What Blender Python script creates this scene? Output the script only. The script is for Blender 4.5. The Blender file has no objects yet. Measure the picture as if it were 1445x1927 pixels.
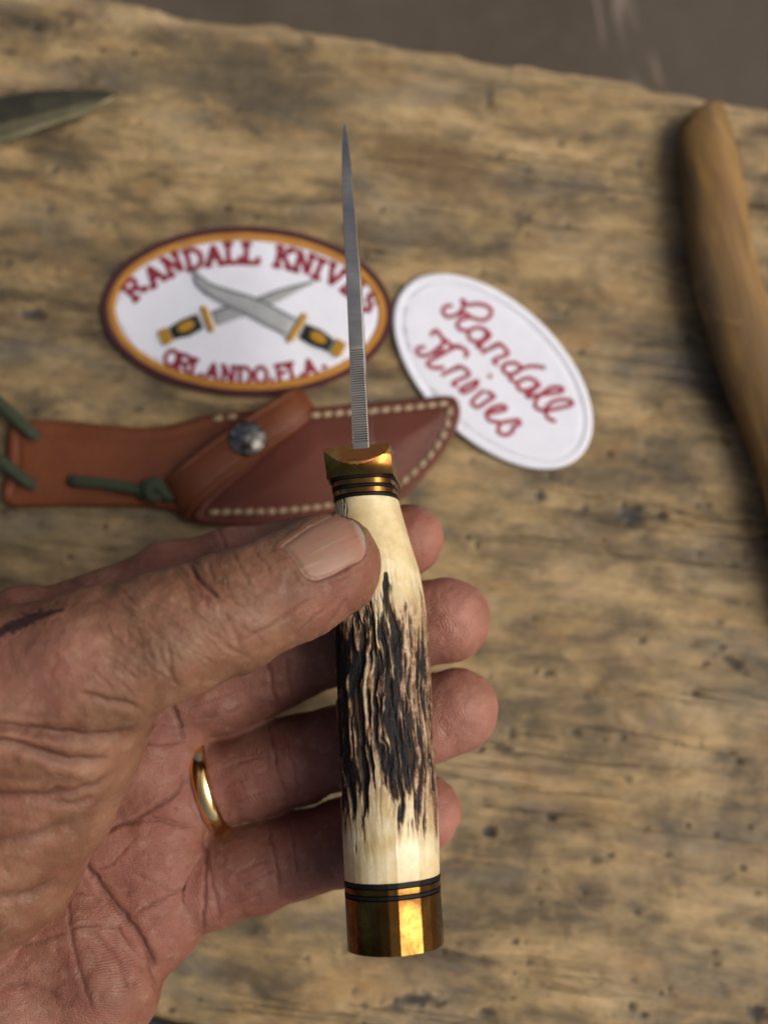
import bpy, bmesh, math, random
import numpy as np
from mathutils import Vector
from mathutils.geometry import delaunay_2d_cdt
random.seed(7); rng = np.random.default_rng(7)
C = bpy.context.scene.collection
scene = bpy.context.scene
MM = 0.001

# ------------------------------------------------------------------ camera
F_PX, CX, CY = 2000.0, 722.5, 963.5          # focal length in photograph pixels
TILT = math.radians(9); DEPTH0 = 338.0        # camera leans 9 deg, 338 mm from the slab
Rv = np.array([1.0, 0, 0]); Uv = np.array([0, math.cos(TILT), math.sin(TILT)])
Fv = np.array([0, math.sin(TILT), -math.cos(TILT)])
CAM = -Fv * DEPTH0
cd = bpy.data.cameras.new('camera'); cam = bpy.data.objects.new('camera', cd); C.objects.link(cam)
cam.location = CAM * MM; cam.rotation_euler = (TILT, 0, 0)
cd.sensor_width = 36; cd.sensor_fit = 'AUTO'; cd.lens = F_PX / 1927 * 36
cd.clip_start = 0.01; cd.clip_end = 100
cd.dof.use_dof = True; cd.dof.focus_distance = 0.256; cd.dof.aperture_fstop = 5.7
scene.camera = cam

# ------------------------------------------------------------------ light
SUN_EL, SUN_ROT, SUN_E, SKY_E, EXPO = math.radians(48), math.radians(98), 1.5, 0.085, 0.60
w = bpy.data.worlds.new("World"); scene.world = w; w.use_nodes = True
nt = w.node_tree; sky = nt.nodes.new('ShaderNodeTexSky'); sky.sky_type = 'NISHITA'; sky.sun_disc = False
sky.sun_elevation = SUN_EL; sky.sun_rotation = SUN_ROT; sky.dust_density = 7.0; sky.air_density = 0.45; sky.ozone_density = 0.3
bg = nt.nodes['Background']; bg.inputs['Strength'].default_value = SKY_E
nt.links.new(sky.outputs[0], bg.inputs[0])
sd = bpy.data.lights.new('sun', 'SUN'); sd.energy = SUN_E; sd.angle = math.radians(36); sd.color = (1.0, 0.95, 0.87)
sun = bpy.data.objects.new('sun', sd); C.objects.link(sun)
sdir = Vector((math.sin(SUN_ROT) * math.cos(SUN_EL), math.cos(SUN_ROT) * math.cos(SUN_EL), math.sin(SUN_EL)))
sun.rotation_euler = sdir.to_track_quat('Z', 'Y').to_euler()
scene.view_settings.view_transform = 'Standard'; scene.view_settings.look = 'None'
scene.view_settings.exposure = EXPO; scene.view_settings.gamma = 1
scene.render.engine = 'CYCLES'; scene.cycles.use_denoising = True
scene.cycles.max_bounces = 8

# ------------------------------------------------------------------ geometry of the place (millimetres)
def cam_pt(px, py, d):
    return np.stack([(np.asarray(px, float) - CX) / F_PX * d, (CY - np.asarray(py, float)) / F_PX * d, -np.asarray(d, float) + 0 * np.asarray(px, float)], -1)
def cam2world(p): return CAM + p[..., :1] * Rv + p[..., 1:2] * Uv - p[..., 2:3] * Fv
def P(px, py, d): return cam2world(cam_pt(px, py, d))
def T(px, py, h=0.0):
    """point of the slab's plane (raised by h) seen at a photograph pixel"""
    px = np.asarray(px, float); py = np.asarray(py, float)
    v = ((px - CX) / F_PX)[..., None] * Rv + ((CY - py) / F_PX)[..., None] * Uv + Fv
    t = (np.asarray(h, float) - CAM[2]) / v[..., 2]
    return CAM + v * t[..., None]
def pix(pw):
    q = pw - CAM; d = q @ Fv
    return CX + F_PX * (q @ Rv) / d, CY - F_PX * (q @ Uv) / d, d
TP = lambda pts, h=0.0: T(np.array(pts, float)[:, 0], np.array(pts, float)[:, 1], h)
PXMM = 0.17                                    # one photograph pixel on the slab, in mm

# ------------------------------------------------------------------ numpy noise
_perm = rng.random((64, 64)).astype(np.float32)
def vnoise(x, y, s=0):
    x = x + s * 17.31; y = y + s * 9.77
    xi = np.floor(x).astype(int); yi = np.floor(y).astype(int); fx = x - xi; fy = y - yi
    fx = fx * fx * (3 - 2 * fx); fy = fy * fy * (3 - 2 * fy)
    g = lambda a, b: _perm[a & 63, b & 63]
    return (g(xi, yi) * (1 - fx) + g(xi + 1, yi) * fx) * (1 - fy) + (g(xi, yi + 1) * (1 - fx) + g(xi + 1, yi + 1) * fx) * fy
def fbm(x, y, s=0, o=4):
    r = 0; a = 0.5; n = 0
    for k in range(o):
        r = r + a * vnoise(x * 2 ** k, y * 2 ** k, s + k * 3); n += a; a *= 0.5
    return r / n
def sstep(a, b, x):
    t = np.clip((x - a) / (b - a), 0, 1); return t * t * (3 - 2 * t)

# ------------------------------------------------------------------ objects
def empty(name, loc, label, cat, group=None):
    o = bpy.data.objects.new(name, None); C.objects.link(o); o.location = np.array(loc) * MM
    o.empty_display_size = 0.01; o['label'] = label; o['category'] = cat
    if group: o['group'] = group
    return o
def mk(name, V, Fc, mat, parent=None, attrs=None, smooth=True, origin=None, mats=None):
    """mesh from world millimetres; a child keeps its thing's origin"""
    V = np.asarray(V, float)
    top = parent
    off = np.zeros(3)
    while top is not None: off = off + np.array(top.location); top = top.parent
    org = np.array(origin) * MM - off if origin is not None else np.zeros(3)
    me = bpy.data.meshes.new(name)
    W = V * MM - off - org
    if isinstance(Fc, np.ndarray):
        me.vertices.add(len(W)); me.vertices.foreach_set('co', W.astype(np.float32).ravel())
        n, k = Fc.shape
        me.loops.add(n * k); me.loops.foreach_set('vertex_index', Fc.astype(np.int32).ravel())
        me.polygons.add(n); me.polygons.foreach_set('loop_start', np.arange(0, n * k, k, dtype=np.int32))
        me.update(calc_edges=True); me.validate()
    else:
        me.from_pydata([tuple(v) for v in W], [], [tuple(int(i) for i in f) for f in Fc]); me.update()
    for k, v in (attrs or {}).items():
        v = np.asarray(v, np.float32)
        if v.ndim == 1: me.attributes.new(k, 'FLOAT', 'POINT').data.foreach_set('value', v)
        else: me.attributes.new(k, 'FLOAT_VECTOR', 'POINT').data.foreach_set('vector', v.ravel())
    if smooth: me.polygons.foreach_set('use_smooth', np.ones(len(me.polygons), bool))
    if mat: me.materials.append(mat)
    o = bpy.data.objects.new(name, me); C.objects.link(o); o.location = org
    if parent: o.parent = parent
    return o
def tag(o, label, cat=None, group=None):
    o['label'] = label
    if cat: o['category'] = cat
    if group: o['group'] = group
def sharp(o, deg):
    a = math.radians(deg); bm = bmesh.new(); bm.from_mesh(o.data)
    for e in bm.edges:
        if len(e.link_faces) == 2 and e.calc_face_angle(0) > a: e.smooth = False
    bm.to_mesh(o.data); bm.free()
def grid_faces(nu, nv, wrapu=False):
    i = np.arange(nu if wrapu else nu - 1); j = np.arange(nv - 1)
    I, J = np.meshgrid(i, j, indexing='ij'); I2 = (I + 1) % nu
    return np.stack([I * nv + J, I2 * nv + J, I2 * nv + J + 1, I * nv + J + 1], -1).reshape(-1, 4)
def spline(pts, n=8, closed=False):
    p = np.array(pts, float); out = []; m = len(p)
    for i in range(m if closed else m - 1):
        g = (lambda k: p[k % m]) if closed else (lambda k: p[min(max(k, 0), m - 1)])
        a, b, c, d = g(i - 1), g(i), g(i + 1), g(i + 2)
        for t in np.linspace(0, 1, n, endpoint=False):
            out.append(0.5 * (2 * b + (c - a) * t + (2 * a - 5 * b + 4 * c - d) * t * t + (3 * b - a - 3 * c + d) * t ** 3))
    if not closed: out.append(p[-1])
    return np.array(out)
def resample(p, step, closed=False):
    p = np.array(p, float)
    if closed: p = np.vstack([p, p[:1]])
    l = np.r_[0, np.cumsum(np.linalg.norm(np.diff(p, axis=0), axis=1))]
    n = max(2, int(round(l[-1] / step))); s = np.linspace(0, l[-1], n + 1)
    q = np.stack([np.interp(s, l, p[:, k]) for k in range(p.shape[1])], -1)
    return q[:-1] if closed else q
def dist_poly(pts, poly, closed=True):
    """distance of 2D points to a polyline"""
    a = poly if not closed else np.vstack([poly, poly[:1]])
    best = np.full(len(pts), 1e9)
    for i in range(len(a) - 1):
        u = a[i + 1] - a[i]; L = u @ u
        if L < 1e-9: continue
        t = np.clip(((pts - a[i]) @ u) / L, 0, 1)
        best = np.minimum(best, np.hypot(*(pts - a[i] - t[:, None] * u).T))
    return best
def inside(pts, poly):
    r = np.zeros(len(pts), bool); x, y = pts.T; n = len(poly); j = n - 1
    for i in range(n):
        xi, yi = poly[i]; xj, yj = poly[j]
        if yi != yj: r ^= ((yi > y) != (yj > y)) & (x < (xj - xi) * (y - yi) / (yj - yi) + xi)
        j = i
    return r
def pillow(name, outline, base, hfun, mat, parent, step=6, edge=4, origin=None, attrs=None):
    """a thick sheet on the slab: outline in photograph pixels, base height, height function of (edge distance px, px, py)"""
    ol = resample(outline, edge, True)
    lo, hi = ol.min(0), ol.max(0)
    rings = [ol]
    gx, gy = np.meshgrid(np.arange(lo[0], hi[0], step), np.arange(lo[1], hi[1], step * 0.87))
    gx = gx + (np.arange(gx.shape[0])[:, None] % 2) * step / 2
    g = np.stack([gx.ravel(), gy.ravel()], -1)
    g = g[inside(g, ol)]; d = dist_poly(g, ol); g = g[d > edge * 0.9]
    pts = np.vstack([ol, g]); n = len(ol)
    vs, _, fs, *_ = delaunay_2d_cdt([Vector(p) for p in pts], [(i, (i + 1) % n) for i in range(n)], [], 1, 1e-6)
    v2 = np.array([tuple(v) for v in vs])
    d = dist_poly(v2, ol); H = hfun(d, v2[:, 0], v2[:, 1])
    V = T(v2[:, 0], v2[:, 1], base + H)
    nb = len(v2); o2 = T(ol[:, 0], ol[:, 1], base)
    V = np.vstack([V, o2])
    idx = [int(np.argmin(np.hypot(*(v2 - p).T))) for p in ol]
    fl = [tuple(f) for f in fs]
    # orientation: world z up
    out = []
    for f in fl:
        a, b, c = V[f[0]], V[f[1]], V[f[2]]
        out.append(f if np.cross(b - a, c - a)[2] > 0 else f[::-1])
    area = 0.5 * np.sum(V[nb:, 0] * np.roll(V[nb:, 1], -1) - V[nb:, 1] * np.roll(V[nb:, 0], -1))
    for i in range(n):
        j = (i + 1) % n
        q = (idx[i], nb + i, nb + j, idx[j])
        out.append(q if area > 0 else q[::-1])
    return mk(name, V, out, mat, parent, origin=origin)
def strokes(name, lines, width, base, thick, mat, parent, smooth=True):
    """raised embroidered strokes: lines in photograph pixels"""
    V = []; Fc = []
    for ln in lines:
        p = resample(spline(ln, 8) if smooth and len(ln) > 2 else np.array(ln, float), 3.0)
        t = np.gradient(p, axis=0); t /= np.linalg.norm(t, axis=1)[:, None] + 1e-9
        nrm = np.stack([-t[:, 1], t[:, 0]], -1)
        p = np.vstack([p[0] - t[0] * width * .3, p, p[-1] + t[-1] * width * .3]); nrm = np.vstack([nrm[:1], nrm, nrm[-1:]])
        wv = np.full(len(p), 1.0); wv[0] = wv[-1] = .55
        k0 = len(V); prof = [(-1, 0), (-.85, .7), (-.4, 1), (.4, 1), (.85, .7), (1, 0)]
        for i in range(len(p)):
            for a, h in prof:
                q = p[i] + nrm[i] * a * width / 2 * wv[i]
                V.append(T(q[0], q[1], base + h * thick))
        m = len(prof)
        for i in range(len(p) - 1):
            for j in range(m - 1):
                a = k0 + i * m + j; Fc.append((a, a + 1, a + m + 1, a + m))
        Fc.append(tuple(k0 + j for j in range(m))); e = k0 + (len(p) - 1) * m; Fc.append(tuple(e + j for j in reversed(range(m))))
    return mk(name, V, Fc, mat, parent)
def ribbon_tube(path, radii, nseg=14, squash=1.0, upv=(0, 0, 1), caps=True):
    """tube through world points; squash flattens it along upv"""
    p = np.array(path, float); t = np.gradient(p, axis=0); t /= np.linalg.norm(t, axis=1)[:, None]
    up = np.array(upv, float); V = []
    for i in range(len(p)):
        s = np.cross(t[i], up); s /= np.linalg.norm(s) + 1e-9; u = np.cross(s, t[i])
        for a in np.linspace(0, 2 * math.pi, nseg, endpoint=False):
            V.append(p[i] + radii[i] * (math.cos(a) * s + squash * math.sin(a) * u))
    Fc = []
    for i in range(len(p) - 1):
        for j in range(nseg):
            a = i * nseg + j; b = i * nseg + (j + 1) % nseg
            Fc.append((a, b, b + nseg, a + nseg))
    if caps: Fc += [tuple(reversed(range(nseg))), tuple(range((len(p) - 1) * nseg, len(p) * nseg))]
    return np.array(V), Fc

# ------------------------------------------------------------------ materials
class M:
    def __init__(s, name, rough=0.6, metal=0.0, spec=0.5):
        s.m = bpy.data.materials.new(name); s.m.use_nodes = True; s.t = s.m.node_tree; s.n = s.t.nodes
        s.b = s.n['Principled BSDF']; s.b.inputs['Roughness'].default_value = rough
        s.b.inputs['Metallic'].default_value = metal; s.b.inputs['Specular IOR Level'].default_value = spec
        s.tc = s.n.new('ShaderNodeTexCoord').outputs['Object']
    def L(s, a, b): s.t.links.new(a, b)
    def attr(s, name, vec=False):
        a = s.n.new('ShaderNodeAttribute'); a.attribute_name = name; return a.outputs['Vector' if vec else 'Fac']
    def mapping(s, vec=None, scale=(1, 1, 1), rot=(0, 0, 0)):
        m = s.n.new('ShaderNodeMapping'); m.inputs['Scale'].default_value = scale; m.inputs['Rotation'].default_value = rot
        s.L(vec or s.tc, m.inputs['Vector']); return m.outputs[0]
    def noise(s, scale, vec=None, detail=4, rough=.55, dist=0.0):
        n = s.n.new('ShaderNodeTexNoise'); n.inputs['Scale'].default_value = scale; n.inputs['Detail'].default_value = detail
        n.inputs['Roughness'].default_value = rough; n.inputs['Distortion'].default_value = dist
        s.L(vec or s.tc, n.inputs['Vector']); return n.outputs['Fac']
    def voro(s, scale, vec=None, feat='F1', out='Distance'):
        n = s.n.new('ShaderNodeTexVoronoi'); n.feature = feat; n.inputs['Scale'].default_value = scale
        s.L(vec or s.tc, n.inputs['Vector']); return n.outputs[out]
    def wave(s, scale, vec=None, dist=2.0, dsc=2.0, axis='X'):
        n = s.n.new('ShaderNodeTexWave'); n.inputs['Scale'].default_value = scale; n.inputs['Distortion'].default_value = dist
        n.inputs['Detail Scale'].default_value = dsc; n.bands_direction = axis
        s.L(vec or s.tc, n.inputs['Vector']); return n.outputs['Fac']
    def ramp(s, fac, stops, mode='LINEAR'):
        r = s.n.new('ShaderNodeValToRGB'); e = r.color_ramp.elements; r.color_ramp.interpolation = mode
        while len(e) < len(stops): e.new(0.5)
        for k, (p, c) in enumerate(stops):
            e[k].position = p; e[k].color = (*c, 1) if len(c) == 3 else c
        s.L(fac, r.inputs[0]); return r.outputs[0]
    def gray(s, fac, a, b, lo=0.0, hi=1.0):
        m = s.n.new('ShaderNodeMapRange'); m.inputs[1].default_value = a; m.inputs[2].default_value = b
        m.inputs[3].default_value = lo; m.inputs[4].default_value = hi; s.L(fac, m.inputs[0]); return m.outputs[0]
    def math(s, op, a, b=None):
        m = s.n.new('ShaderNodeMath'); m.operation = op
        for k, v in enumerate((a, b)):
            if v is None: continue
            if isinstance(v, (int, float)): m.inputs[k].default_value = v
            else: s.L(v, m.inputs[k])
        return m.outputs[0]
    def mix(s, fac, a, b, mode='MIX'):
        m = s.n.new('ShaderNodeMix'); m.data_type = 'RGBA'; m.blend_type = mode
        for k, v in ((0, fac), (6, a), (7, b)):
            if isinstance(v, (int, float)): m.inputs[k].default_value = v
            elif isinstance(v, tuple): m.inputs[k].default_value = (*v, 1)
            else: s.L(v, m.inputs[k])
        return m.outputs[2]
    def color(s, c):
        if isinstance(c, tuple): s.b.inputs['Base Color'].default_value = (*c, 1)
        else: s.L(c, s.b.inputs['Base Color'])
        return s
    def rough(s, r): s.L(r, s.b.inputs['Roughness']); return s
    def bump(s, h, dist=0.0003, strength=1.0):
        b = s.n.new('ShaderNodeBump'); b.inputs['Distance'].default_value = dist; b.inputs['Strength'].default_value = strength
        s.L(h, b.inputs['Height'])
        prev = s.b.inputs['Normal'].links
        if prev: s.L(prev[0].from_socket, b.inputs['Normal'])
        s.L(b.outputs[0], s.b.inputs['Normal']); return s
    def set(s, **k):
        for a, v in k.items(): s.b.inputs[a.replace('_', ' ')].default_value = v
        return s
def cloth(name, c, c2, scale=900, rot=0.0):
    m = M(name, .85, 0, .2)
    th = m.wave(scale, m.mapping(rot=(0, 0, rot)), 3.0, 60)
    n = m.noise(180)
    m.color(m.mix(m.math('MULTIPLY', th, m.gray(n, .3, .7)), c2, c)).bump(th, .00025, .7)
    m.set(Sheen_Weight=.15); return m.m

# wood of the slab
def wood_mat():
    m = M('weathered_wood', .62, 0, .35)
    v = m.mapping(rot=(0, 0, math.radians(7)))
    vs = m.mapping(v, scale=(.22, 1, 1)); vf = m.mapping(v, scale=(.07, 1, 1))
    big = m.noise(30, m.mapping(v, scale=(.6, 1, 1)), 6, .62, .8)
    mid = m.noise(120, vs, 6, .68, .6); fib = m.noise(900, vf, 4, .7); fine = m.noise(520, m.mapping(v, scale=(.5, 1, 1)), 5, .72)
    blot = m.noise(95, m.mapping(v, scale=(.65, 1, 1)), 5, .68, .5)
    c = m.ramp(m.math('ADD', m.math('ADD', m.math('MULTIPLY', big, .42), m.math('MULTIPLY', mid, .30)), m.math('MULTIPLY', blot, .28)),
               [(.38, (.042, .031, .017)), (.45, (.103, .074, .036)), (.50, (.195, .137, .062)), (.55, (.300, .210, .094)), (.63, (.43, .310, .155))])
    grey = m.gray(m.noise(44, m.mapping(v, scale=(.45, 1, 1)), 6, .65, .5), .50, .66)
    c = m.mix(m.math('MULTIPLY', grey, .42), c, (.155, .143, .112))
    warm = m.gray(m.noise(70, m.mapping(v, scale=(.5, 1.2, 1)), 5, .6, .5), .53, .70)
    c = m.mix(m.math('MULTIPLY', warm, .5), c, (.32, .19, .068))
    c = m.mix(m.gray(fib, .35, .68, 0, .5), c, m.mix(.5, c, (.07, .05, .028)))
    c = m.mix(m.gray(fine, .55, .72, 0, .6), c, (.085, .066, .040))
    ck = m.noise(75, m.mapping(v, scale=(.055, 1, 1)), 5, .6, .3); ck = m.gray(m.math('ABSOLUTE', m.math('SUBTRACT', ck, .5)), .016, .004)
    ck = m.math('MULTIPLY', ck, m.gray(m.noise(38, m.mapping(v, scale=(.3, 1, 1)), 3), .47, .60))
    c = m.mix(m.math('MULTIPLY', ck, .30), c, (.035, .027, .018))
    dots = m.gray(m.voro(300, m.mapping(v, scale=(.75, 1, 1))), .20, .10); dots = m.math('MULTIPLY', dots, m.gray(m.noise(110), .52, .62))
    c = m.mix(m.math('MULTIPLY', dots, .75), c, (.040, .033, .024))
    c = m.mix(m.attr('stain_shade'), c, (.055, .047, .031))
    c = m.mix(m.attr('brown'), c, (.10, .062, .026))
    c = m.mix(m.attr('pit'), c, (.028, .026, .022))
    c = m.mix(m.attr('pale'), c, (.44, .32, .17))
    m.color(c); m.bump(mid, .001, .6); m.bump(fib, .0005, .7); m.bump(fine, .0006, .7); m.bump(m.math('SUBTRACT', 1.0, ck), .0008, .8)
    return m.m
def ground_mat():
    m = M('floor_concrete', .75, 0, .3)
    n = m.noise(6, None, 6, .6, .4); k = m.noise(60, None, 5, .65)
    c = m.ramp(n, [(.3, (.046, .036, .025)), (.55, (.064, .051, .036)), (.75, (.092, .076, .056))])
    c = m.mix(m.gray(k, .45, .7, 0, .5), c, (.07, .058, .045))
    sc = m.noise(5, m.mapping(scale=(9, 1.2, 1), rot=(0, 0, math.radians(-35))), 3, .5, 1.0)
    c = m.mix(m.gray(sc, .66, .74, 0, .55), c, (.27, .20, .165))
    m.color(c).bump(k, .002, .5); return m.m
def skin_mat():
    m = M('skin', .5, 0, .3)
    red = m.attr('red'); dark = m.attr('crease'); scab = m.attr('scab')
    n1 = m.noise(70, None, 5, .6); n2 = m.noise(260, None, 5, .65); n3 = m.noise(1500, None, 3, .6)
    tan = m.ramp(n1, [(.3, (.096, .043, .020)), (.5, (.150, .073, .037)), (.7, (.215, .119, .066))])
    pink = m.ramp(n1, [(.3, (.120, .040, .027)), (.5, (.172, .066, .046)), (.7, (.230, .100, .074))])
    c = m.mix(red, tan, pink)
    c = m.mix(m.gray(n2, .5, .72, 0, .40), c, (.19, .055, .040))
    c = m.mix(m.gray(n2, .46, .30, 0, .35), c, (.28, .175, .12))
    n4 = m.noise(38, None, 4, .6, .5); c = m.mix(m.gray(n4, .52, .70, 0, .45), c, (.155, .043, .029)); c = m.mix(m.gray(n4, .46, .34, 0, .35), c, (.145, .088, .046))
    sp = m.noise(330, None, 2, .5); c = m.mix(m.gray(sp, .66, .74, 0, .45), c, (.085, .034, .020))
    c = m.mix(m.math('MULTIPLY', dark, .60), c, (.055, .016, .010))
    c = m.mix(m.math('MULTIPLY', m.attr('tip'), .7), c, m.ramp(n1, [(.3, (.25, .100, .072)), (.7, (.36, .165, .125))]))
    c = m.mix(m.gray(n3, .55, .75, 0, .25), c, (.12, .05, .032))
    c = m.mix(scab, c, (.022, .010, .010))
    m.color(c)
    vor = m.voro(1100, m.mapping(scale=(1, 1, 1)), 'DISTANCE_TO_EDGE'); wav = m.voro(420, m.mapping(scale=(1, .6, 1)), 'DISTANCE_TO_EDGE')
    rid = m.math('SINE', m.math('MULTIPLY', m.attr('ridge'), 2 * math.pi / .62))
    pore = m.voro(900, None, 'F1')
    m.bump(m.gray(wav, 0, .12), .00018, .16); m.bump(m.gray(vor, 0, .15), .0001, .4); m.bump(m.math('MULTIPLY', rid, m.gray(red, .3, .7)), .00009, .36); m.bump(m.gray(pore, .0, .35), .00022, .4); m.bump(n2, .0006, .35); m.bump(n3, .00015, .4)
    m.rough(m.gray(n2, .3, .7, .48, .66))
    m.set(Subsurface_Weight=.18, Subsurface_Scale=.003); m.b.inputs['Subsurface Radius'].default_value = (1, .35, .2)
    return m.m
def nail_mat():
    m = M('nail', .5, 0, .3)
    u = m.attr('nu'); v = m.attr('nv')
    n = m.noise(90, None, 4); st = m.n.new('ShaderNodeCombineXYZ'); m.L(u, st.inputs[0]); m.L(v, st.inputs[1])
    strk = m.noise(3, m.mapping(st.outputs[0], scale=(.5, 4, 1)), 4, .5)
    c = m.ramp(strk, [(.30, (.19, .085, .060)), (.45, (.225, .120, .085)), (.55, (.195, .120, .072)), (.64, (.245, .148, .110)), (.76, (.27, .185, .14))])
    c = m.mix(m.gray(u, .60, .80, 0, .25), c, (.30, .115, .082))
    c = m.mix(m.gray(u, .9, .97, 0, .85), c, (.30, .26, .19))
    c = m.mix(m.gray(u, .12, .0, 0, .6), c, (.22, .13, .11))
    gr = m.noise(900, None, 4, .7); c = m.mix(m.math('MULTIPLY', m.gray(gr, .45, .6), m.gray(u, .10, .02, 0, .8)), c, (.07, .045, .03)); c = m.mix(m.math('MULTIPLY', m.gray(gr, .42, .6), m.gray(u, .93, .985, 0, .7)), c, (.09, .065, .042))
    m.color(c).bump(strk, .00012, .25).rough(m.gray(n, .3, .7, .42, .58)); m.set(Subsurface_Weight=.1, Subsurface_Scale=.002); return m.m
def brass_mat(name, dirt=.5, copper=False, gain=1.0):
    m = M(name, .2, 1.0)
    n = m.noise(140, None, 6, .65, .3); k = m.noise(600, None, 4, .65); l = m.noise(60, m.mapping(scale=(1, .3, 1)), 3)
    c = m.ramp(n, [(.34, (.09, .038, .009)), (.46, (.20, .105, .024)), (.56, (.31, .18, .040)), (.7, (.42, .265, .07))])
    c = m.mix(m.gray(l, .52, .68, 0, dirt), c, (.28, .11, .03))
    c = m.mix(m.gray(k, .58, .72, 0, dirt), c, (.10, .06, .025))
    if gain != 1: c = m.mix(1.0, c, (gain, gain, gain), 'MULTIPLY')
    if copper: c = m.mix(m.gray(m.noise(260, None, 5, .7), .42, .60, .25, 1), c, (.62, .20, .06))
    m.color(c).rough(m.gray(n, .3, .7, .46, .34) if copper else m.gray(n, .3, .7, .34, .18)).bump(k, .00006, .2); m.bump(m.noise(170, None, 3), .00035, .35); return m.m
def stag_mat():
    m = M('stag_antler', .26, 0, .5)
    d = m.attr('dark'); b = m.attr('bark'); k = m.noise(1600, None, 4, .7); n = m.noise(150, m.mapping(scale=(1, 1, 1)), 5, .6); 
    c = m.ramp(n, [(.35, (.44, .34, .165)), (.5, (.53, .435, .235)), (.66, (.60, .53, .35))])
    c = m.mix(b, c, m.ramp(m.noise(420, None, 5, .7), [(.35, (.060, .026, .011)), (.5, (.150, .078, .034)), (.66, (.34, .225, .140))]))
    c = m.mix(m.gray(k, .60, .74, 0, .35), c, (.22, .12, .05))
    c = m.mix(d, c, m.mix(m.gray(m.noise(330, m.mapping(scale=(1, .3, 1)), 4), .50, .66, 0, .75), m.ramp(k, [(.35, (.010, .009, .009)), (.6, (.018, .017, .017)), (.75, (.075, .058, .042))]), (.050, .026, .013)))
    m.color(c).bump(m.math('MULTIPLY', k, m.math('ADD', d, m.math('MULTIPLY', b, .6))), .0003, .5)
    m.rough(m.math('ADD', m.math('MULTIPLY', d, .2), m.math('ADD', m.math('MULTIPLY', b, .10), .40))); m.set(Subsurface_Weight=.15, Subsurface_Scale=.002); m.L(m.math('SUBTRACT', .4, m.math('MULTIPLY', d, .28)), m.b.inputs['Specular IOR Level']); return m.m
def steel_mat(name='blade_steel', c=(.40, .39, .37), r=.3, axis='Y'):
    m = M(name, r, 1.0)
    s = m.noise(900, m.mapping(scale=(.08, 1, 1) if axis == 'Y' else (1, .05, .05)), 3, .6); n = m.noise(120)
    m.color(m.mix(m.gray(s, .3, .7), tuple(.88 * x for x in c), tuple(1.08 * x for x in c))).rough(m.gray(n, .3, .7, r - .06, r + .08)).bump(s, .00003, .3); return m.m
def leather_mat(name, c1, c2, r=.42):
    m = M(name, r, 0, .28)
    n = m.noise(60, None, 5, .6); g = m.voro(1400, None, 'DISTANCE_TO_EDGE'); k = m.noise(500, None, 4)
    c = m.mix(m.gray(n, .3, .7), c1, c2); c = m.mix(m.gray(k, .55, .75, 0, .3), c, tuple(.5 * x for x in c1))
    m.color(c).bump(m.gray(g, 0, .2), .0001, .4); m.bump(n, .0006, .3); m.rough(m.gray(k, .3, .7, r - .06, r + .12)); return m.m
def cord_mat():
    m = M('paracord', .8, 0, .25)
    w1 = m.wave(520, m.mapping(rot=(0, 0, .9)), 1.0, 3); w2 = m.wave(520, m.mapping(rot=(0, 0, -.4)), 1.0, 3)
    h = m.math('MULTIPLY', w1, w2); m.color(m.mix(h, (.022, .030, .016), (.075, .092, .052))).bump(h, .0004, .8); return m.m
def hickory_mat():
    m = M('hickory', .62, 0, .3)
    v = m.mapping(rot=(0, 0, math.radians(-12)))
    a = m.noise(70, m.mapping(v, scale=(1, .12, 1)), 5, .6, .4); b = m.noise(420, m.mapping(v, scale=(1, .06, 1)), 4, .6); d = m.noise(24, m.mapping(v, scale=(1, .5, 1)), 7, .72, .8)
    c = m.ramp(a, [(.32, (.085, .045, .013)), (.5, (.19, .105, .030)), (.66, (.30, .18, .058))])
    c = m.mix(m.gray(d, .44, .60, 0, .9), c, (.075, .052, .026)); c = m.mix(m.gray(b, .5, .7, 0, .4), c, (.11, .058, .02))
    e = m.noise(60, m.mapping(v, scale=(1, .35, 1)), 6, .7, .7); c = m.mix(m.gray(e, .54, .68, 0, .7), c, (.36, .23, .085))
    m.color(c).bump(b, .0003, .4); m.bump(e, .0012, .6); return m.m
def plain(name, c, r=.5, metal=0.0, noise=300, amt=.25):
    m = M(name, r, metal); n = m.noise(noise, None, 4)
    m.color(m.mix(m.gray(n, .3, .7), tuple(x * (1 - amt) for x in c), tuple(min(1, x * (1 + amt)) for x in c))).bump(n, .0001, .3); return m.m

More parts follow.
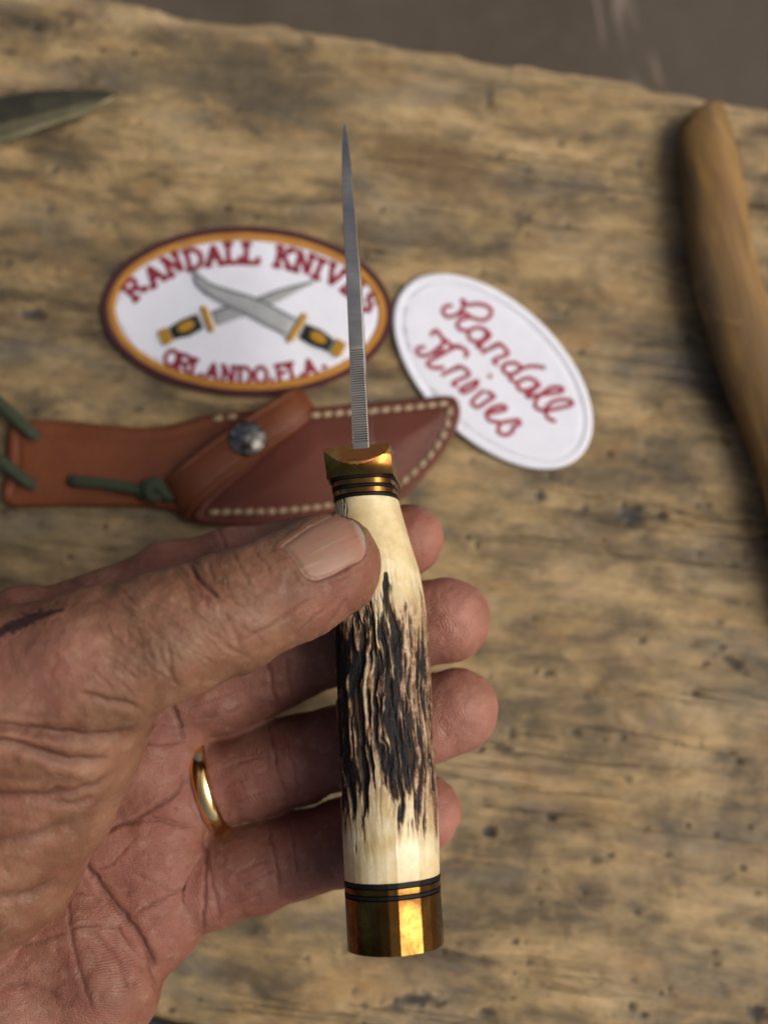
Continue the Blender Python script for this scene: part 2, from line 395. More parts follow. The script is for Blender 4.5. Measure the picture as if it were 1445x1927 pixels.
MAT = dict(wood=wood_mat(), ground=ground_mat(), skin=skin_mat(), nail=nail_mat(), brass=brass_mat('brass', .7, False, .8), brass_shaded=brass_mat('tarnished_shaded_brass', .95, False, .48), copper=brass_mat('copper_brass_lit', .5, True, 1.8),  # butt brass darkened and half-moon copper brightened: reflections put into the colours
    stag=stag_mat(), polished=steel_mat('polished_blade_face', (.62, .60, .57), .13), steel=steel_mat(c=(.46, .435, .385), r=.36), dark_steel=steel_mat('second_blade_steel', (.17, .155, .092), .34, 'Y'),
    leather=leather_mat('sheath_leather', (.070, .018, .010), (.095, .026, .014), .52), strap=leather_mat('strap_leather', (.085, .022, .006), (.125, .036, .010), .5),
    cord=cord_mat(), hickory=hickory_mat(), black=plain('black_spacer', (.006, .006, .007), .55), matte_dark=plain('matte_black', (.008, .008, .009), .8),
    white=cloth('white_twill', (.82, .85, .92), (.74, .77, .85)), whiterim=cloth('white_rim', (.84, .87, .93), (.74, .77, .84), 500),
    maroon=cloth('maroon_thread', (.085, .012, .018), (.045, .006, .010), 500), gold=cloth('gold_thread', (.62, .30, .045), (.40, .17, .02), 700),
    yellow=cloth('yellow_thread', (.60, .34, .015), (.38, .19, .01), 700), red=cloth('red_thread', (.34, .022, .045), (.22, .010, .024), 900),
    rose=cloth('rose_thread', (.42, .045, .075), (.30, .02, .04), 900), grey=cloth('grey_thread', (.46, .48, .49), (.32, .34, .35), 800, 1.1),
    greyd=cloth('dark_grey_thread', (.16, .19, .18), (.10, .13, .12), 800, 1.1), blackt=cloth('black_thread', (.016, .024, .020), (.008, .012, .010), 700),
    stitch=plain('waxed_thread', (.27, .195, .115), .75, 0, 900, .35), snap=None, gold_ring=M('ring_gold', .12, 1.0).color((.86, .60, .25)).m)
MAT['black'].node_tree.nodes['Principled BSDF'].inputs['Specular IOR Level'].default_value = .12
_s = M('antique_nickel', .3, 1.0); _n = _s.noise(420, _s.mapping(scale=(1, 1, 1)), 5, .7, .5)
_s.color(_s.ramp(_n, [(.40, (.03, .03, .026)), (.5, (.14, .135, .115)), (.64, (.42, .40, .35))])).bump(_n, .0005, .6); MAT['snap'] = _s.m

# ------------------------------------------------------------------ setting: floor and slab
SLAB_H = 70.0
g = mk('ground', [(-4000, -4000, -SLAB_H), (4000, -4000, -SLAB_H), (4000, 4000, -SLAB_H), (-4000, 4000, -SLAB_H)], [(0, 1, 2, 3)], MAT['ground']); g['kind'] = 'structure'

SPOTS = [  # photograph pixel, radii, turn, strength, kind (p pit, s dark stains and one painted shadow, b brown stains, w pale wood)
 (1193,967,24,18,0,1,'p'),(1241,969,16,5,0,.9,'p'),(1212,1010,18,4,-40,.6,'s'),(1014,932,10,7,0,.9,'p'),(1100,958,6,16,20,.7,'s'),(1385,1062,12,8,0,.8,'s'),
 (1380,1132,27,6,8,.8,'s'),(1326,1121,26,4,12,.5,'s'),(1382,1249,24,7,30,.9,'p'),(1033,1268,9,6,-20,.9,'p'),(1310,1307,7,7,0,.9,'p'),(948,1411,18,7,15,.8,'s'),
 (1363,1427,22,9,8,.8,'s'),(1393,1433,6,5,0,.9,'p'),(961,1385,8,7,0,.7,'p'),(1084,1377,8,6,0,.7,'p'),(919,1566,11,9,0,.9,'p'),(915,1510,14,12,0,.6,'s'),(1036,1539,8,6,0,.8,'p'),
 (1094,1550,13,6,10,.7,'s'),(1118,1622,8,5,0,.9,'p'),(1150,1611,7,5,0,.9,'p'),(1198,1707,17,8,5,.8,'s'),(1230,1728,18,6,5,.7,'s'),(1398,1635,6,5,0,.8,'p'),(1374,1651,17,4,-35,.7,'s'),
 (1209,1206,6,5,0,.7,'p'),(1305,1214,10,6,0,.5,'p'),(1353,1172,6,5,0,.5,'p'),(1004,1161,7,5,0,.6,'p'),(1240,1454,34,18,20,.7,'b'),(1273,1662,11,9,0,.6,'s'),(1345,1816,7,6,0,.6,'p'),
 (1363,1867,9,15,-20,.6,'s'),(1425,1912,17,13,0,1,'p'),(1188,1896,6,6,0,.9,'p'),(1212,1910,6,6,0,.9,'p'),(1260,1864,4,4,0,.9,'p'),(1190,1846,5,4,0,.7,'p'),(1395,1787,24,9,0,.6,'s'),
 (916,1907,15,8,0,.9,'p'),(1022,1843,30,20,30,.6,'b'),(787,1884,36,10,3,1,'p'),(745,1895,18,8,0,.7,'s'),(650,1790,10,6,0,.5,'p'),(60,590,24,8,5,1,'p'),(480,1870,12,7,0,.6,'s'),(430,1850,9,6,0,.7,'s'),
 (430,120,110,46,12,.8,'s'),(500,195,95,28,5,.85,'s'),(330,150,80,24,8,.6,'s'),(300,70,90,18,8,.5,'s'),(620,140,70,16,8,.5,'s'),(140,480,120,30,4,.4,'s'),(80,700,120,26,3,.4,'s'),(800,440,90,26,8,.45,'s'),(1150,620,90,22,6,.4,'s'),(1120,900,90,16,8,.45,'s'),(1050,1050,80,18,8,.35,'s'),(390,60,60,14,8,.4,'s'),(750,275,52,28,0,.8,'b'),(860,335,90,42,15,.7,'b'),(1060,550,70,14,5,.7,'b'),(930,520,30,10,0,.4,'s'),
 (575,70,14,12,0,.8,'p'),(1110,255,13,8,0,.7,'s'),(860,255,22,9,0,.6,'s'),(480,243,12,7,0,.7,'s'),(250,95,7,6,0,.8,'p'),(65,48,8,6,0,.8,'p'),(14,92,16,5,0,.8,'p'),(130,38,8,6,0,.6,'p'),
 (905,160,40,30,0,.45,'s'),(920,185,8,14,0,.5,'p'),(1000,170,16,8,0,.4,'s'),(1100,150,16,7,0,.5,'s'),(1220,150,22,8,15,.6,'s'),(700,130,50,16,10,.35,'s'),(640,200,24,10,0,.3,'s'),(250,150,34,20,0,.4,'s'),
 (175,410,10,5,0,.6,'s'),(40,365,10,5,0,.5,'s'),(260,770,8,5,0,.7,'p'),(170,765,10,6,0,.5,'s'),(1055,265,7,5,0,.6,'p'),(1075,330,8,5,0,.5,'p'),(990,320,8,5,0,.5,'p'),(940,290,7,6,0,.5,'p'),(1150,370,9,5,0,.5,'p'),
 (1220,470,70,25,0,.45,'s'),(1180,480,30,9,0,.4,'s'),(100,1010,120,40,-5,.35,'s'),(330,1000,60,20,0,.3,'s'),(960,930,40,10,10,.3,'s'),(1240,830,40,12,8,.4,'s'),(1270,720,50,16,8,.3,'s'),(1020,860,10,4,30,.6,'s'),  # the first spot is the tool handle's shadow, painted on the board
 (60,140,90,22,0,.35,'w'),(250,30,70,14,0,.4,'w'),(1300,1350,60,22,8,.25,'w'),(1200,1640,60,16,6,.3,'w'),(1050,1480,50,10,5,.25,'w'),(1100,1100,80,30,15,.3,'w'),(1190,1680,30,14,0,.3,'w'),(1340,1480,60,16,0,.3,'w'),
 (1005,1365,60,8,4,.3,'s'),(1180,1330,50,8,4,.3,'s'),(1270,1350,20,14,0,.4,'s'),(1440,1740,30,20,0,.5,'s'),(1390,1720,40,10,-15,.4,'s'),(940,1680,40,10,0,.4,'s'),(980,1500,60,12,6,.25,'b'),(1150,1250,90,20,20,.25,'b')]
for _ in range(300):
    SPOTS.append((random.uniform(-100, 1500), random.uniform(20, 1980), random.uniform(2.2, 6.5), random.uniform(2.2, 4.6), random.uniform(-20, 20), random.uniform(.4, 1), 'p'))
def slab():
    xs = np.r_[np.linspace(-520, -175, 60), np.arange(-172, 172, .85), np.linspace(175, 520, 60)]
    n2 = np.r_[np.linspace(-420, -175, 50), np.arange(-172, 195, .85)]
    edge = np.array([(-900, -260), (-400, -130), (0, -55), (200, -22), (300, 0), (345, 18), (460, 28), (520, 24), (600, 45), (760, 70), (860, 90), (920, 102), (1010, 112), (1130, 132), (1290, 160), (1400, 180), (1445, 188), (1700, 240), (2300, 380)], float)
    ew = TP(edge); ey = np.interp(xs, ew[:, 0], ew[:, 1]) + (fbm(xs / 9, xs * 0, 5, 4) - .5) * 4
    # top grid follows the wavy edge
    tv = (n2 - n2[0]) / (n2[-1] - n2[0])
    X = np.repeat(xs[:, None], len(tv), 1)
    base = n2[None, :] + 0 * X
    Y = base + (ey[:, None] - n2[-1]) * sstep(0.35, 1.0, tv)[None, :]
    d_edge = ey[:, None] - Y
    px, py, _ = pix(np.stack([X, Y, 0 * X], -1).reshape(-1, 3)); px = px.reshape(X.shape); py = py.reshape(X.shape)
    a7 = math.radians(7); u = X * math.cos(a7) - Y * math.sin(a7) * -1; v = Y * math.cos(a7) + X * math.sin(a7)
    Z = (fbm(u / 60, v / 14, 1) - .5) * 1.6 + (fbm(u / 16, v / 2.2, 2) - .5) * .8 + (fbm(X / 5, Y / 4, 9) - .5) * .5
    A = {k: np.zeros(X.shape) for k in 'psbw'}
    for sx, sy, rx, ry, rot, st, k in SPOTS:
        c, s = math.cos(math.radians(rot)), math.sin(math.radians(rot)); dx, dy = px - sx, py - sy
        m = (np.abs(dx) < 3.2 * max(rx, ry)) & (np.abs(dy) < 3.2 * max(rx, ry))
        if not m.any(): continue
        dx, dy = dx[m], dy[m]; wob = 1 + .7 * (fbm(dx / 9 + sx, dy / 7 + sy, 3, 3) - .5) * 2
        r = np.sqrt(((dx * c + dy * s) / rx) ** 2 + ((-dx * s + dy * c) / ry) ** 2) * wob
        val = st * (1 - sstep(.45, 1.6, r)) if k == 'p' else st * (1 - sstep(.1, 1.9, r))
        A[k][m] = np.maximum(A[k][m], val)
    Z -= A['p'] * 1.1 + A['s'] * .25
    rim = np.clip(1 - d_edge / 7, 0, 1); Z -= rim ** 2 * 5
    A['w'] = np.clip(A['w'] + .55 * sstep(11, 2, d_edge) * (.4 + .8 * fbm(X / 14, Y / 5, 21)), 0, .8)  # light on the rounded lip painted in as paler wood
    V = np.stack([X, Y, Z - 0.9], -1)
    nu, nv = X.shape; V = V.reshape(-1, 3); Fc = grid_faces(nu, nv)
    # side wall down to the floor on the wavy edge, and the three cut sides
    V2 = [V]; F2 = [Fc[:, [0, 1, 2, 3]]]; cnt = len(V)
    def wall(idx):
        nonlocal cnt
        top = V[idx]; rows = [top]
        for kz, out in ((.15, 1.5), (.4, 2.5), (.7, 1.0), (1.0, -2)):
            q = top.copy(); q[:, 2] = top[:, 2] * (1 - kz) - (SLAB_H - .2) * kz; q[:, 1] += out * (1 if idx[0] % nv == nv - 1 else 0) * (.5 + vnoise(top[:, 0] / 8, top[:, 0] * 0 + kz * 9))
            rows.append(q)
        R_ = np.stack(rows, 1).reshape(-1, 3); f = grid_faces(len(idx), 5) + cnt
        V2.append(R_); F2.append(f); cnt += len(R_)
    I = np.arange(nu); J = np.arange(nv)
    wall(I * nv + nv - 1); wall((I * nv)[::-1]); wall(J[::-1] + (nu - 1) * nv); wall(J)
    Vall = np.vstack(V2); pad = len(Vall) - nu * nv
    at = lambda k: np.r_[A[k].ravel(), np.zeros(pad)]
    o = mk('wooden_board', Vall, np.vstack(F2), MAT['wood'], attrs=dict(pit=at('p'), stain_shade=at('s'), brown=at('b'), pale=at('w')), origin=(0, 0, -SLAB_H))
    tag(o, 'thick weathered wooden board with pits and dark stains, under everything else', 'wooden board')
slab()

# ------------------------------------------------------------------ hand: one continuous surface from an implicit body
HAND = {  # photograph pixel x, y, depth mm, radius mm
 'index': [(40,1215,285,13.5),(200,1160,288,12.2),(330,1100,290,11.8),(450,1070,290,11.2),(560,1053,288,10.8),(680,1030,284.5,10.2),(768,1017,280,9.5)],
 'middle': [(150,1375,288,13.5),(330,1316,290,12.2),(430,1298,291,12.3),(540,1245,290,11.3),(640,1208,287,10.9),(760,1180,284,11.5),(842,1166,280,11.2)],
 'ring': [(200,1530,288,13.5),(385,1478,290,12.0),(494,1446,290,12.4),(560,1429,289,11.6),(636,1409,286,10.9),(760,1365,282,11.6),(858,1336,279,11.2)],
 'little': [(250,1695,286,13),(390,1660,287.5,11.9),(480,1632,288,11.9),(560,1610,287,11.2),(640,1585,284,10.7),(740,1550,280,10.0),(800,1530,277,9.4)],
 'thumb': [(628,1062,250.5,11.3),(600,1074,249.5,12.0),(540,1107,247,12.3),(440,1150,243,13.3),(320,1195,240,14.3),(180,1245,240,16.5),(40,1300,243,19),(-150,1410,250,22),(-330,1560,262,24)],
}
THENAR = [[(130,1395,249,15.5),(80,1495,252.5,16.5),(10,1620,258,17),(-90,1730,265,16)], [(60,1340,248,20),(-40,1500,256,22),(-200,1650,266,22)], [(200,1290,250,13),(130,1395,249,15.5)]]
PALM = [[(40,1215,285,13.5),(-330,1560,284,19)], [(150,1375,288,14),(-310,1640,286,20)], [(200,1530,288,14),(-290,1720,286,20)], [(250,1695,286,13.5),(-260,1810,284,19)],
        [(100,1255,270,13),(60,1205,282,14)], [(200,1400,285,12.5),(320,1380,289,10.5)], [(305,1405,287,10),(318,1490,287,10.5)], [(300,1490,286.5,12),(303,1590,286.5,12.5)], [(303,1590,286.5,12.3),(292,1715,285.5,13)],
        [(292,1715,285.5,13),(215,1805,284,13)], [(220,1600,285,14),(180,1640,285,14)],
        [(-310,1640,286,22),(-560,1800,284,27)], [(-270,1810,284,20),(-560,1820,284,27)]]
HYPO = [[(165,1735,278,12.5),(190,1850,277,14.2)], [(190,1850,277,14.2),(60,1990,276,18)], [(100,1780,279,14),(0,1900,277,19)], [(60,1990,276,18),(-200,1980,278,21)], [(0,1900,277,19),(-250,1850,280,22)]]
def cones(chain):
    for a, b in zip(chain[:-1], chain[1:]):
        pa, pb = cam_pt(*a[:3]), cam_pt(*b[:3]); yield pa, pb, a[3], b[3]
def prim(p, a, b, ra, rb):
    ab = (b - a).astype(np.float32); L = float(ab @ ab)
    t = np.clip((p - a.astype(np.float32)) @ ab / L, 0, 1)
    q = p - a.astype(np.float32) - t[..., None] * ab
    return np.sqrt((q * q).sum(-1)) - (ra + (rb - ra) * t).astype(np.float32)
def smin(a, b, k):
    h = np.maximum(k - np.abs(a - b), 0) / k
    return np.minimum(a, b) - h * h * k * .25
def chain_sdf(p, chains, k):
    r = np.full(p.shape[:-1], 25, np.float32)
    for ch in chains:
        for c in cones(ch): r = smin(r, prim(p, *c), k)
    return r
def body_sdf(p):
    """p: (n,3) camera-frame mm -> distance, index of the nearest group"""
    fing = [chain_sdf(p, [HAND[n]], 2.5) for n in ('index', 'middle', 'ring', 'little')]
    th = chain_sdf(p, [HAND['thumb']], 4); tn = smin(th, chain_sdf(p, THENAR, 7), 7)
    pl = chain_sdf(p, PALM, 7); hy = chain_sdf(p, HYPO, 7)
    plh = smin(pl, hy, 2.5)
    f = fing[0]
    for q in fing[1:]: f = smin(f, q, .9)
    fp = smin(f, plh, 1.3)
    tot = smin(fp, tn, 1.6)
    tot = np.minimum(tot, smin(smin(pl, hy, 2.5), tn, 3.0))
    lab = np.argmin(np.stack(fing + [tn, pl, hy]), 0)
    return tot, lab
def surface_nets(f, org, h):
    s = f < 0; nx, ny, nz = f.shape
    c = [(i, j, k) for i in (0, 1) for j in (0, 1) for k in (0, 1)]
    sl = lambda a, i, j, k: a[i:nx - 1 + i, j:ny - 1 + j, k:nz - 1 + k]
    cnt = sum(sl(s, *q).astype(np.int8) for q in c); act = (cnt > 0) & (cnt < 8)
    idx = np.full(act.shape, -1, np.int64); ids = np.argwhere(act); idx[act] = np.arange(len(ids))
    pos = np.zeros((len(ids), 3)); num = np.zeros(len(ids))
    for a in c:
        for ax in range(3):
            if a[ax]: continue
            b = list(a); b[ax] = 1
            fa = f[ids[:, 0] + a[0], ids[:, 1] + a[1], ids[:, 2] + a[2]]; fb = f[ids[:, 0] + b[0], ids[:, 1] + b[1], ids[:, 2] + b[2]]
            m = (fa < 0) != (fb < 0); t = fa[m] / (fa[m] - fb[m]); q = np.tile(np.array(a, float), (m.sum(), 1)); q[:, ax] += t
            pos[m] += q; num[m] += 1
    V = org + (ids + pos / num[:, None]) * h; Fs = []
    for ax in range(3):
        o1, o2 = [(1, 2), (2, 0), (0, 1)][ax]
        d0 = [slice(1, -1)] * 3; d1 = [slice(1, -1)] * 3; d0[ax] = slice(0, -1); d1[ax] = slice(1, None)
        a, b = s[tuple(d0)], s[tuple(d1)]
        for mask, flip in (((a) & (~b), False), ((~a) & b, True)):
            q = np.argwhere(mask)
            q = q + np.array([0 if k == ax else 1 for k in range(3)])
            def cell(u, v):
                r = q.copy(); r[:, o1] -= u; r[:, o2] -= v; return idx[r[:, 0], r[:, 1], r[:, 2]]
            quad = np.stack([cell(1, 1), cell(0, 1), cell(0, 0), cell(1, 0)], -1)
            Fs.append(quad[:, ::-1] if flip else quad)
    return V, np.vstack(Fs)

NAIL = [(527,1029),(550,1011),(577,992),(605,977),(631,964),(645,967),(656,974),(674,986),(686,1003),(690,1027),(685,1050),(666,1064),(635,1082),(608,1091),(588,1093),(571,1083),(557,1060),(544,1043)]
CREASES = [  # group, depth mm, half-width mm, points (photograph pixels); groups 0-3 fingers, 4 thumb, 5 palm, 6 heel of the hand
 ([4],1.9,1.2,[(-60,1362),(0,1367),(60,1376),(120,1384),(170,1391),(215,1389),(240,1379),(255,1370)]),
 ([4],1.4,1.2,[(-60,1388),(0,1396),(60,1411),(110,1426),(160,1434),(205,1432)]),
 ([4],1.0,1.2,[(-60,1498),(0,1499),(80,1498),(130,1491),(180,1478),(220,1452)]),([4],.7,1.0,[(90,1510),(140,1512),(185,1497)]),
 ([4],.8,1.6,[(-60,1588),(0,1582),(80,1570),(150,1542)]),([4],.7,1.6,[(-60,1690),(0,1687),(60,1680),(110,1655)]),([4],.5,1.3,[(-60,1450),(20,1462),(120,1468),(190,1460)]),
 ([4],.9,.8,[(150,1308),(190,1316),(225,1322),(262,1337)]),([4],.5,1.0,[(-20,1335),(60,1345),(120,1350)]),
 ([4],.9,.5,[(356,1062),(366,1077),(379,1094),(416,1131)]),([4],.6,.5,[(437,1040),(448,1062),(458,1083),(474,1108)]),([4],.5,.5,[(479,1036),(490,1050),(505,1067),(512,1086)]),
 ([4],.5,.5,[(390,1051),(396,1070),(402,1090)]),([4],.6,.5,[(590,1120),(560,1143),(526,1167),(490,1190),(455,1204)]),([4],.5,.45,[(620,1135),(585,1165),(552,1195)]),
 ([4],.4,.45,[(655,1120),(630,1160),(600,1195)]),([4],.5,.5,[(295,1225),(315,1255),(337,1290)]),([4],.45,.5,[(310,1204),(318,1235),(326,1268)]),([4],.4,.5,[(420,1150),(440,1185),(450,1215)]),
 ([1],.9,.5,[(503,1250),(512,1290),(521,1324)]),([1],.7,.5,[(535,1238),(543,1280),(550,1318)]),([1],1.0,.7,[(318,1318),(335,1350),(348,1380),(358,1400)]),
 ([2],.8,.5,[(504,1356),(512,1400),(521,1449),(544,1512)]),([2],.6,.5,[(531,1380),(545,1420),(555,1450),(560,1515)]),
 ([3],.8,.5,[(503,1550),(511,1590),(518,1620),(527,1685)]),([3],.6,.5,[(545,1540),(553,1600),(559,1650)]),([3],.6,.6,[(389,1610),(398,1655),(408,1700),(414,1740)]),
 ([3],.4,.4,[(445,1672),(480,1657),(523,1636)]),([3],.4,.4,[(440,1650),(475,1630),(510,1622)]),([3],.35,.4,[(430,1700),(470,1690),(505,1672)]),
 ([2],.3,.4,[(420,1450),(455,1436),(500,1425)]),([2],.3,.4,[(425,1480),(460,1468),(505,1452)]),([2],.3,.4,[(432,1510),(470,1500),(515,1484)]),
 ([1],.4,.4,[(345,1335),(400,1318),(470,1295)]),([1],.3,.4,[(350,1355),(420,1345),(470,1325)]),([0],.6,.6,[(410,985),(418,1010),(424,1040)]),([0],.5,.7,[(120,1090),(150,1100),(165,1120)]),
 ([5],1.3,.7,[(150,1597),(180,1575),(210,1558),(250,1543),(284,1526),(318,1503),(337,1484),(352,1452)]),([5],.8,.6,[(226,1555),(260,1546),(295,1545),(330,1551),(372,1559)]),
 ([5,6],2.2,.9,[(130,1570),(147,1600),(163,1628),(179,1652),(200,1682),(226,1712),(248,1738),(263,1760),(277,1788),(288,1818),(297,1866)]),
 ([5,6],.8,.6,[(252,1722),(280,1702),(310,1689),(340,1676),(370,1662)]),([5,6],.6,.5,[(174,1637),(205,1627),(221,1616),(242,1592)]),
 ([6,5],.8,.7,[(118,1650),(128,1690),(131,1747),(142,1800),(158,1852),(178,1915)]),([6,5],.7,.5,[(125,1756),(150,1744),(179,1741),(226,1748)]),([6,5],.7,.8,[(168,1747),(205,1778),(228,1806),(243,1868)]),
 ([5],.8,.6,[(254,1392),(275,1375),(295,1358),(322,1324)]),([5],.8,.6,[(254,1394),(280,1398),(305,1401),(350,1394)]),([5],.5,.6,[(285,1540),(320,1548),(360,1555)]),
 ([2,3,5],.9,.5,[(366,1405),(374,1450),(381,1510),(386,1557)]),([3,5],1.0,.5,[(385,1562),(386,1600),(386,1660),(384,1720),(380,1765)]),([1,5],.9,.5,[(322,1325),(332,1345),(342,1375),(350,1396)]),
 ([6],.6,.9,[(20,1790),(80,1770),(131,1750)]),([6],.5,1.0,[(0,1860),(60,1850),(120,1880)]),([5],.4,.5,[(240,1640),(300,1665),(330,1690)]),
]
for k in range(80):                                # fine crossing wrinkles on the thumb's knuckle and base
    x = random.uniform(190, 480); y = 1235 - (x - 200) * .38 + random.uniform(-95, 85); l = random.uniform(30, 95); a = math.radians(random.choice((34, 38, 30, 45, 42, 75)) + random.uniform(-6, 6))
    CREASES.append(([4], random.uniform(.16, .34), random.uniform(.30, .42), [(x - l / 2 * math.cos(a), y - l / 2 * math.sin(a)), (x + random.uniform(-5, 5), y + random.uniform(-5, 5)), (x + l / 2 * math.cos(a), y + l / 2 * math.sin(a))]))
def build_hand():
    h = 0.75
    pts = np.array([q for ch in list(HAND.values()) + THENAR + PALM + HYPO for q in ch], float)
    cp = cam_pt(pts[:, 0], pts[:, 1], pts[:, 2]); lo = (cp - pts[:, 3:4]).min(0) - 3; hi = (cp + pts[:, 3:4]).max(0) + 3
    n = np.ceil((hi - lo) / h).astype(int) + 1
    ax = [lo[k] + h * np.arange(n[k]) for k in range(3)]
    # coarse pass finds the blocks near the surface, the fine pass fills them
    B = 8; f = np.full(n, 5, np.float32)
    nb = (n + B - 1) // B
    cc = np.stack(np.meshgrid(*[lo[k] + (np.arange(nb[k]) * B + B / 2) * h for k in range(3)], indexing='ij'), -1).reshape(-1, 3).astype(np.float32)
    dc, _ = body_sdf(cc); rad = B * h * .87 + 2.0
    near = np.abs(dc) < rad
    deep = (dc <= -rad).reshape(nb)
    for b in np.argwhere(deep): f[b[0] * B:b[0] * B + B, b[1] * B:b[1] * B + B, b[2] * B:b[2] * B + B] = -5
    blocks = np.argwhere(near.reshape(nb)); o = np.stack(np.meshgrid(*[np.arange(B)] * 3, indexing='ij'), -1).reshape(-1, 3)
    for i in range(0, len(blocks), 400):
        g_ = (blocks[i:i + 400, None, :] * B + o[None]).reshape(-1, 3)
        g_ = g_[(g_ < n).all(1)]
        f[g_[:, 0], g_[:, 1], g_[:, 2]] = body_sdf((lo + g_ * h).astype(np.float32))[0]
    V, Q = surface_nets(f, lo, h)
    # one subdivision for crease-sized detail
    me = bpy.data.meshes.new('tmp'); me.vertices.add(len(V)); me.vertices.foreach_set('co', V.astype(np.float32).ravel())
    me.loops.add(Q.size); me.loops.foreach_set('vertex_index', Q.astype(np.int32).ravel()); me.polygons.add(len(Q)); me.polygons.foreach_set('loop_start', np.arange(0, Q.size, 4, dtype=np.int32)); me.update(calc_edges=True)
    ob = bpy.data.objects.new('tmp', me); C.objects.link(ob); sm = ob.modifiers.new('s', 'SUBSURF'); sm.levels = 1; sm.render_levels = 1
    ev = ob.evaluated_get(bpy.context.evaluated_depsgraph_get()); m2 = bpy.data.meshes.new_from_object(ev)
    V = np.zeros(len(m2.vertices) * 3, np.float32); m2.vertices.foreach_get('co', V); V = V.reshape(-1, 3).astype(float)
    Nn = np.zeros(len(V) * 3, np.float32); m2.vertices.foreach_get('normal', Nn); Nn = Nn.reshape(-1, 3).astype(float)
    Q = np.zeros(len(m2.loops), np.int32); m2.loops.foreach_get('vertex_index', Q); Q = Q.reshape(-1, 4)
    bpy.data.objects.remove(ob); bpy.data.meshes.remove(me); bpy.data.meshes.remove(m2)
    lab = np.concatenate([body_sdf(V[i:i + 200000].astype(np.float32))[1] for i in range(0, len(V), 200000)])
    d = -V[:, 2]; px = CX + V[:, 0] / d * F_PX; py = CY - V[:, 1] / d * F_PX
    front = (Nn * -V).sum(1) / np.linalg.norm(V, axis=1)
    disp = np.zeros(len(V)); cre = np.zeros(len(V)); mmpx = d / F_PX
    for grp, dep, sg, ln in CREASES:
        p = resample(spline(ln, 6), 4); sp = 5 * sg / .13
        m = np.isin(lab, grp) & (front > 0.05) & (px > p[:, 0].min() - sp) & (px < p[:, 0].max() + sp) & (py > p[:, 1].min() - sp) & (py < p[:, 1].max() + sp)
        if not m.any(): continue
        q = np.stack([px[m], py[m]], -1) + (np.stack([vnoise(px[m] / 14, py[m] / 14, 3), vnoise(px[m] / 24, py[m] / 24, 8)], -1) - .5) * 6
        best = np.full(len(q), 1e9); tt = np.zeros(len(q))
        for i in range(len(p) - 1):
            u = p[i + 1] - p[i]; L = u @ u; t = np.clip((q - p[i]) @ u / L, 0, 1); dd = np.hypot(*(q - p[i] - t[:, None] * u).T)
            b = dd < best; best[b] = dd[b]; tt[b] = (i + t[b]) / (len(p) - 1)
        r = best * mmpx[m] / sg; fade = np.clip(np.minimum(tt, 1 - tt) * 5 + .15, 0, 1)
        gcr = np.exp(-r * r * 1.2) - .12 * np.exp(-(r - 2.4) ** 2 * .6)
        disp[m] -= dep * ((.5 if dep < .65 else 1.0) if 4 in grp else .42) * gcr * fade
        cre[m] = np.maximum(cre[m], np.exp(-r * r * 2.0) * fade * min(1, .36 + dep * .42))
    # nail bed and the fold of skin round it
    nl = resample(spline(NAIL, 5, True), 3, True); m = (lab == 4) & (px > 490) & (px < 740) & (py > 920) & (py < 1130) & (front > -.2)
    q = np.stack([px[m], py[m]], -1); dn = dist_poly(q, nl) * mmpx[m]; ins = inside(q, nl); sd_ = np.where(ins, -dn, dn)
    disp[m] += np.where(sd_ < 0, -.55 * sstep(0, -.8, sd_) - .1, 0) + .26 * np.exp(-((sd_ - .7) / .7) ** 2)
    cre[m] = np.maximum(cre[m], .45 * np.exp(-(sd_ / .30) ** 2) * (.5 + fbm(q[:, 0] / 12, q[:, 1] / 12, 41, 3)))
    # uneven flesh
    disp += (fbm(px / 60, py / 60 + lab * 7, 30, 3) - .5) * 1.2 + (fbm(px / 17, py / 17, 31, 3) - .5) * .35
    # cut on the back of the thumb
    sl = np.array([(-60, 1215), (0, 1192), (35, 1178), (70, 1162), (100, 1152), (118, 1146)], float); m = (lab == 4) & (px < 160) & (py < 1240) & (py > 1110)
    q = np.stack([px[m], py[m]], -1); ds = dist_poly(q, sl, False) * (.55 + .9 * fbm(q[:, 0] / 9, q[:, 1] / 9, 40, 3)); scab = np.zeros(len(V)); wd = np.clip((125 - q[:, 0]) / 60, .25, 1)
    ds = ds * (.6 + .8 * vnoise(q[:, 0] / 3.5, q[:, 1] / 3.5, 42)); scab[m] = 1.0 * (1 - sstep(7 * wd, 14 * wd, ds)) * (.85 + .15 * vnoise(q[:, 0] / 5, q[:, 1] / 5, 43)); disp[m] += .25 * (1 - sstep(6, 20, ds)); disp[m] -= .15 * scab[m]
    V = V + Nn * disp[:, None]
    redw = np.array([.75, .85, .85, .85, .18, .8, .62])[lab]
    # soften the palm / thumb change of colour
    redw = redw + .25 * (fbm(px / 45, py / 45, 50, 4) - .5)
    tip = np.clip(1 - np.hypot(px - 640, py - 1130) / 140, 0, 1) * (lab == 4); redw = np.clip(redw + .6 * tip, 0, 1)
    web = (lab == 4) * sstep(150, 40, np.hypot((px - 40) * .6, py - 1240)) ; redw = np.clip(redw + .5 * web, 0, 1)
    ridge = np.hypot(V[:, 0] + 60, V[:, 1] + 20)
    for gi, nm in enumerate(('index', 'middle', 'ring', 'little')):
        e, b = HAND[nm][-1], HAND[nm][-3]; c0, c1 = cam_pt(*e[:3]), cam_pt(*b[:3]); ax = (c0 - c1) / np.linalg.norm(c0 - c1); m = lab == gi
        q = V[m] - c0; al = q @ ax; ac = q - al[:, None] * ax; ridge[m] = np.hypot(al + 1.5, .75 * np.linalg.norm(ac - np.array([0, 0, e[3]]), axis=1))
    tipw = np.clip(sstep(770, 830, px) * (lab < 4) * (.75 + .5 * (fbm(px / 30, py / 30, 81, 3) - .5)), 0, 1)
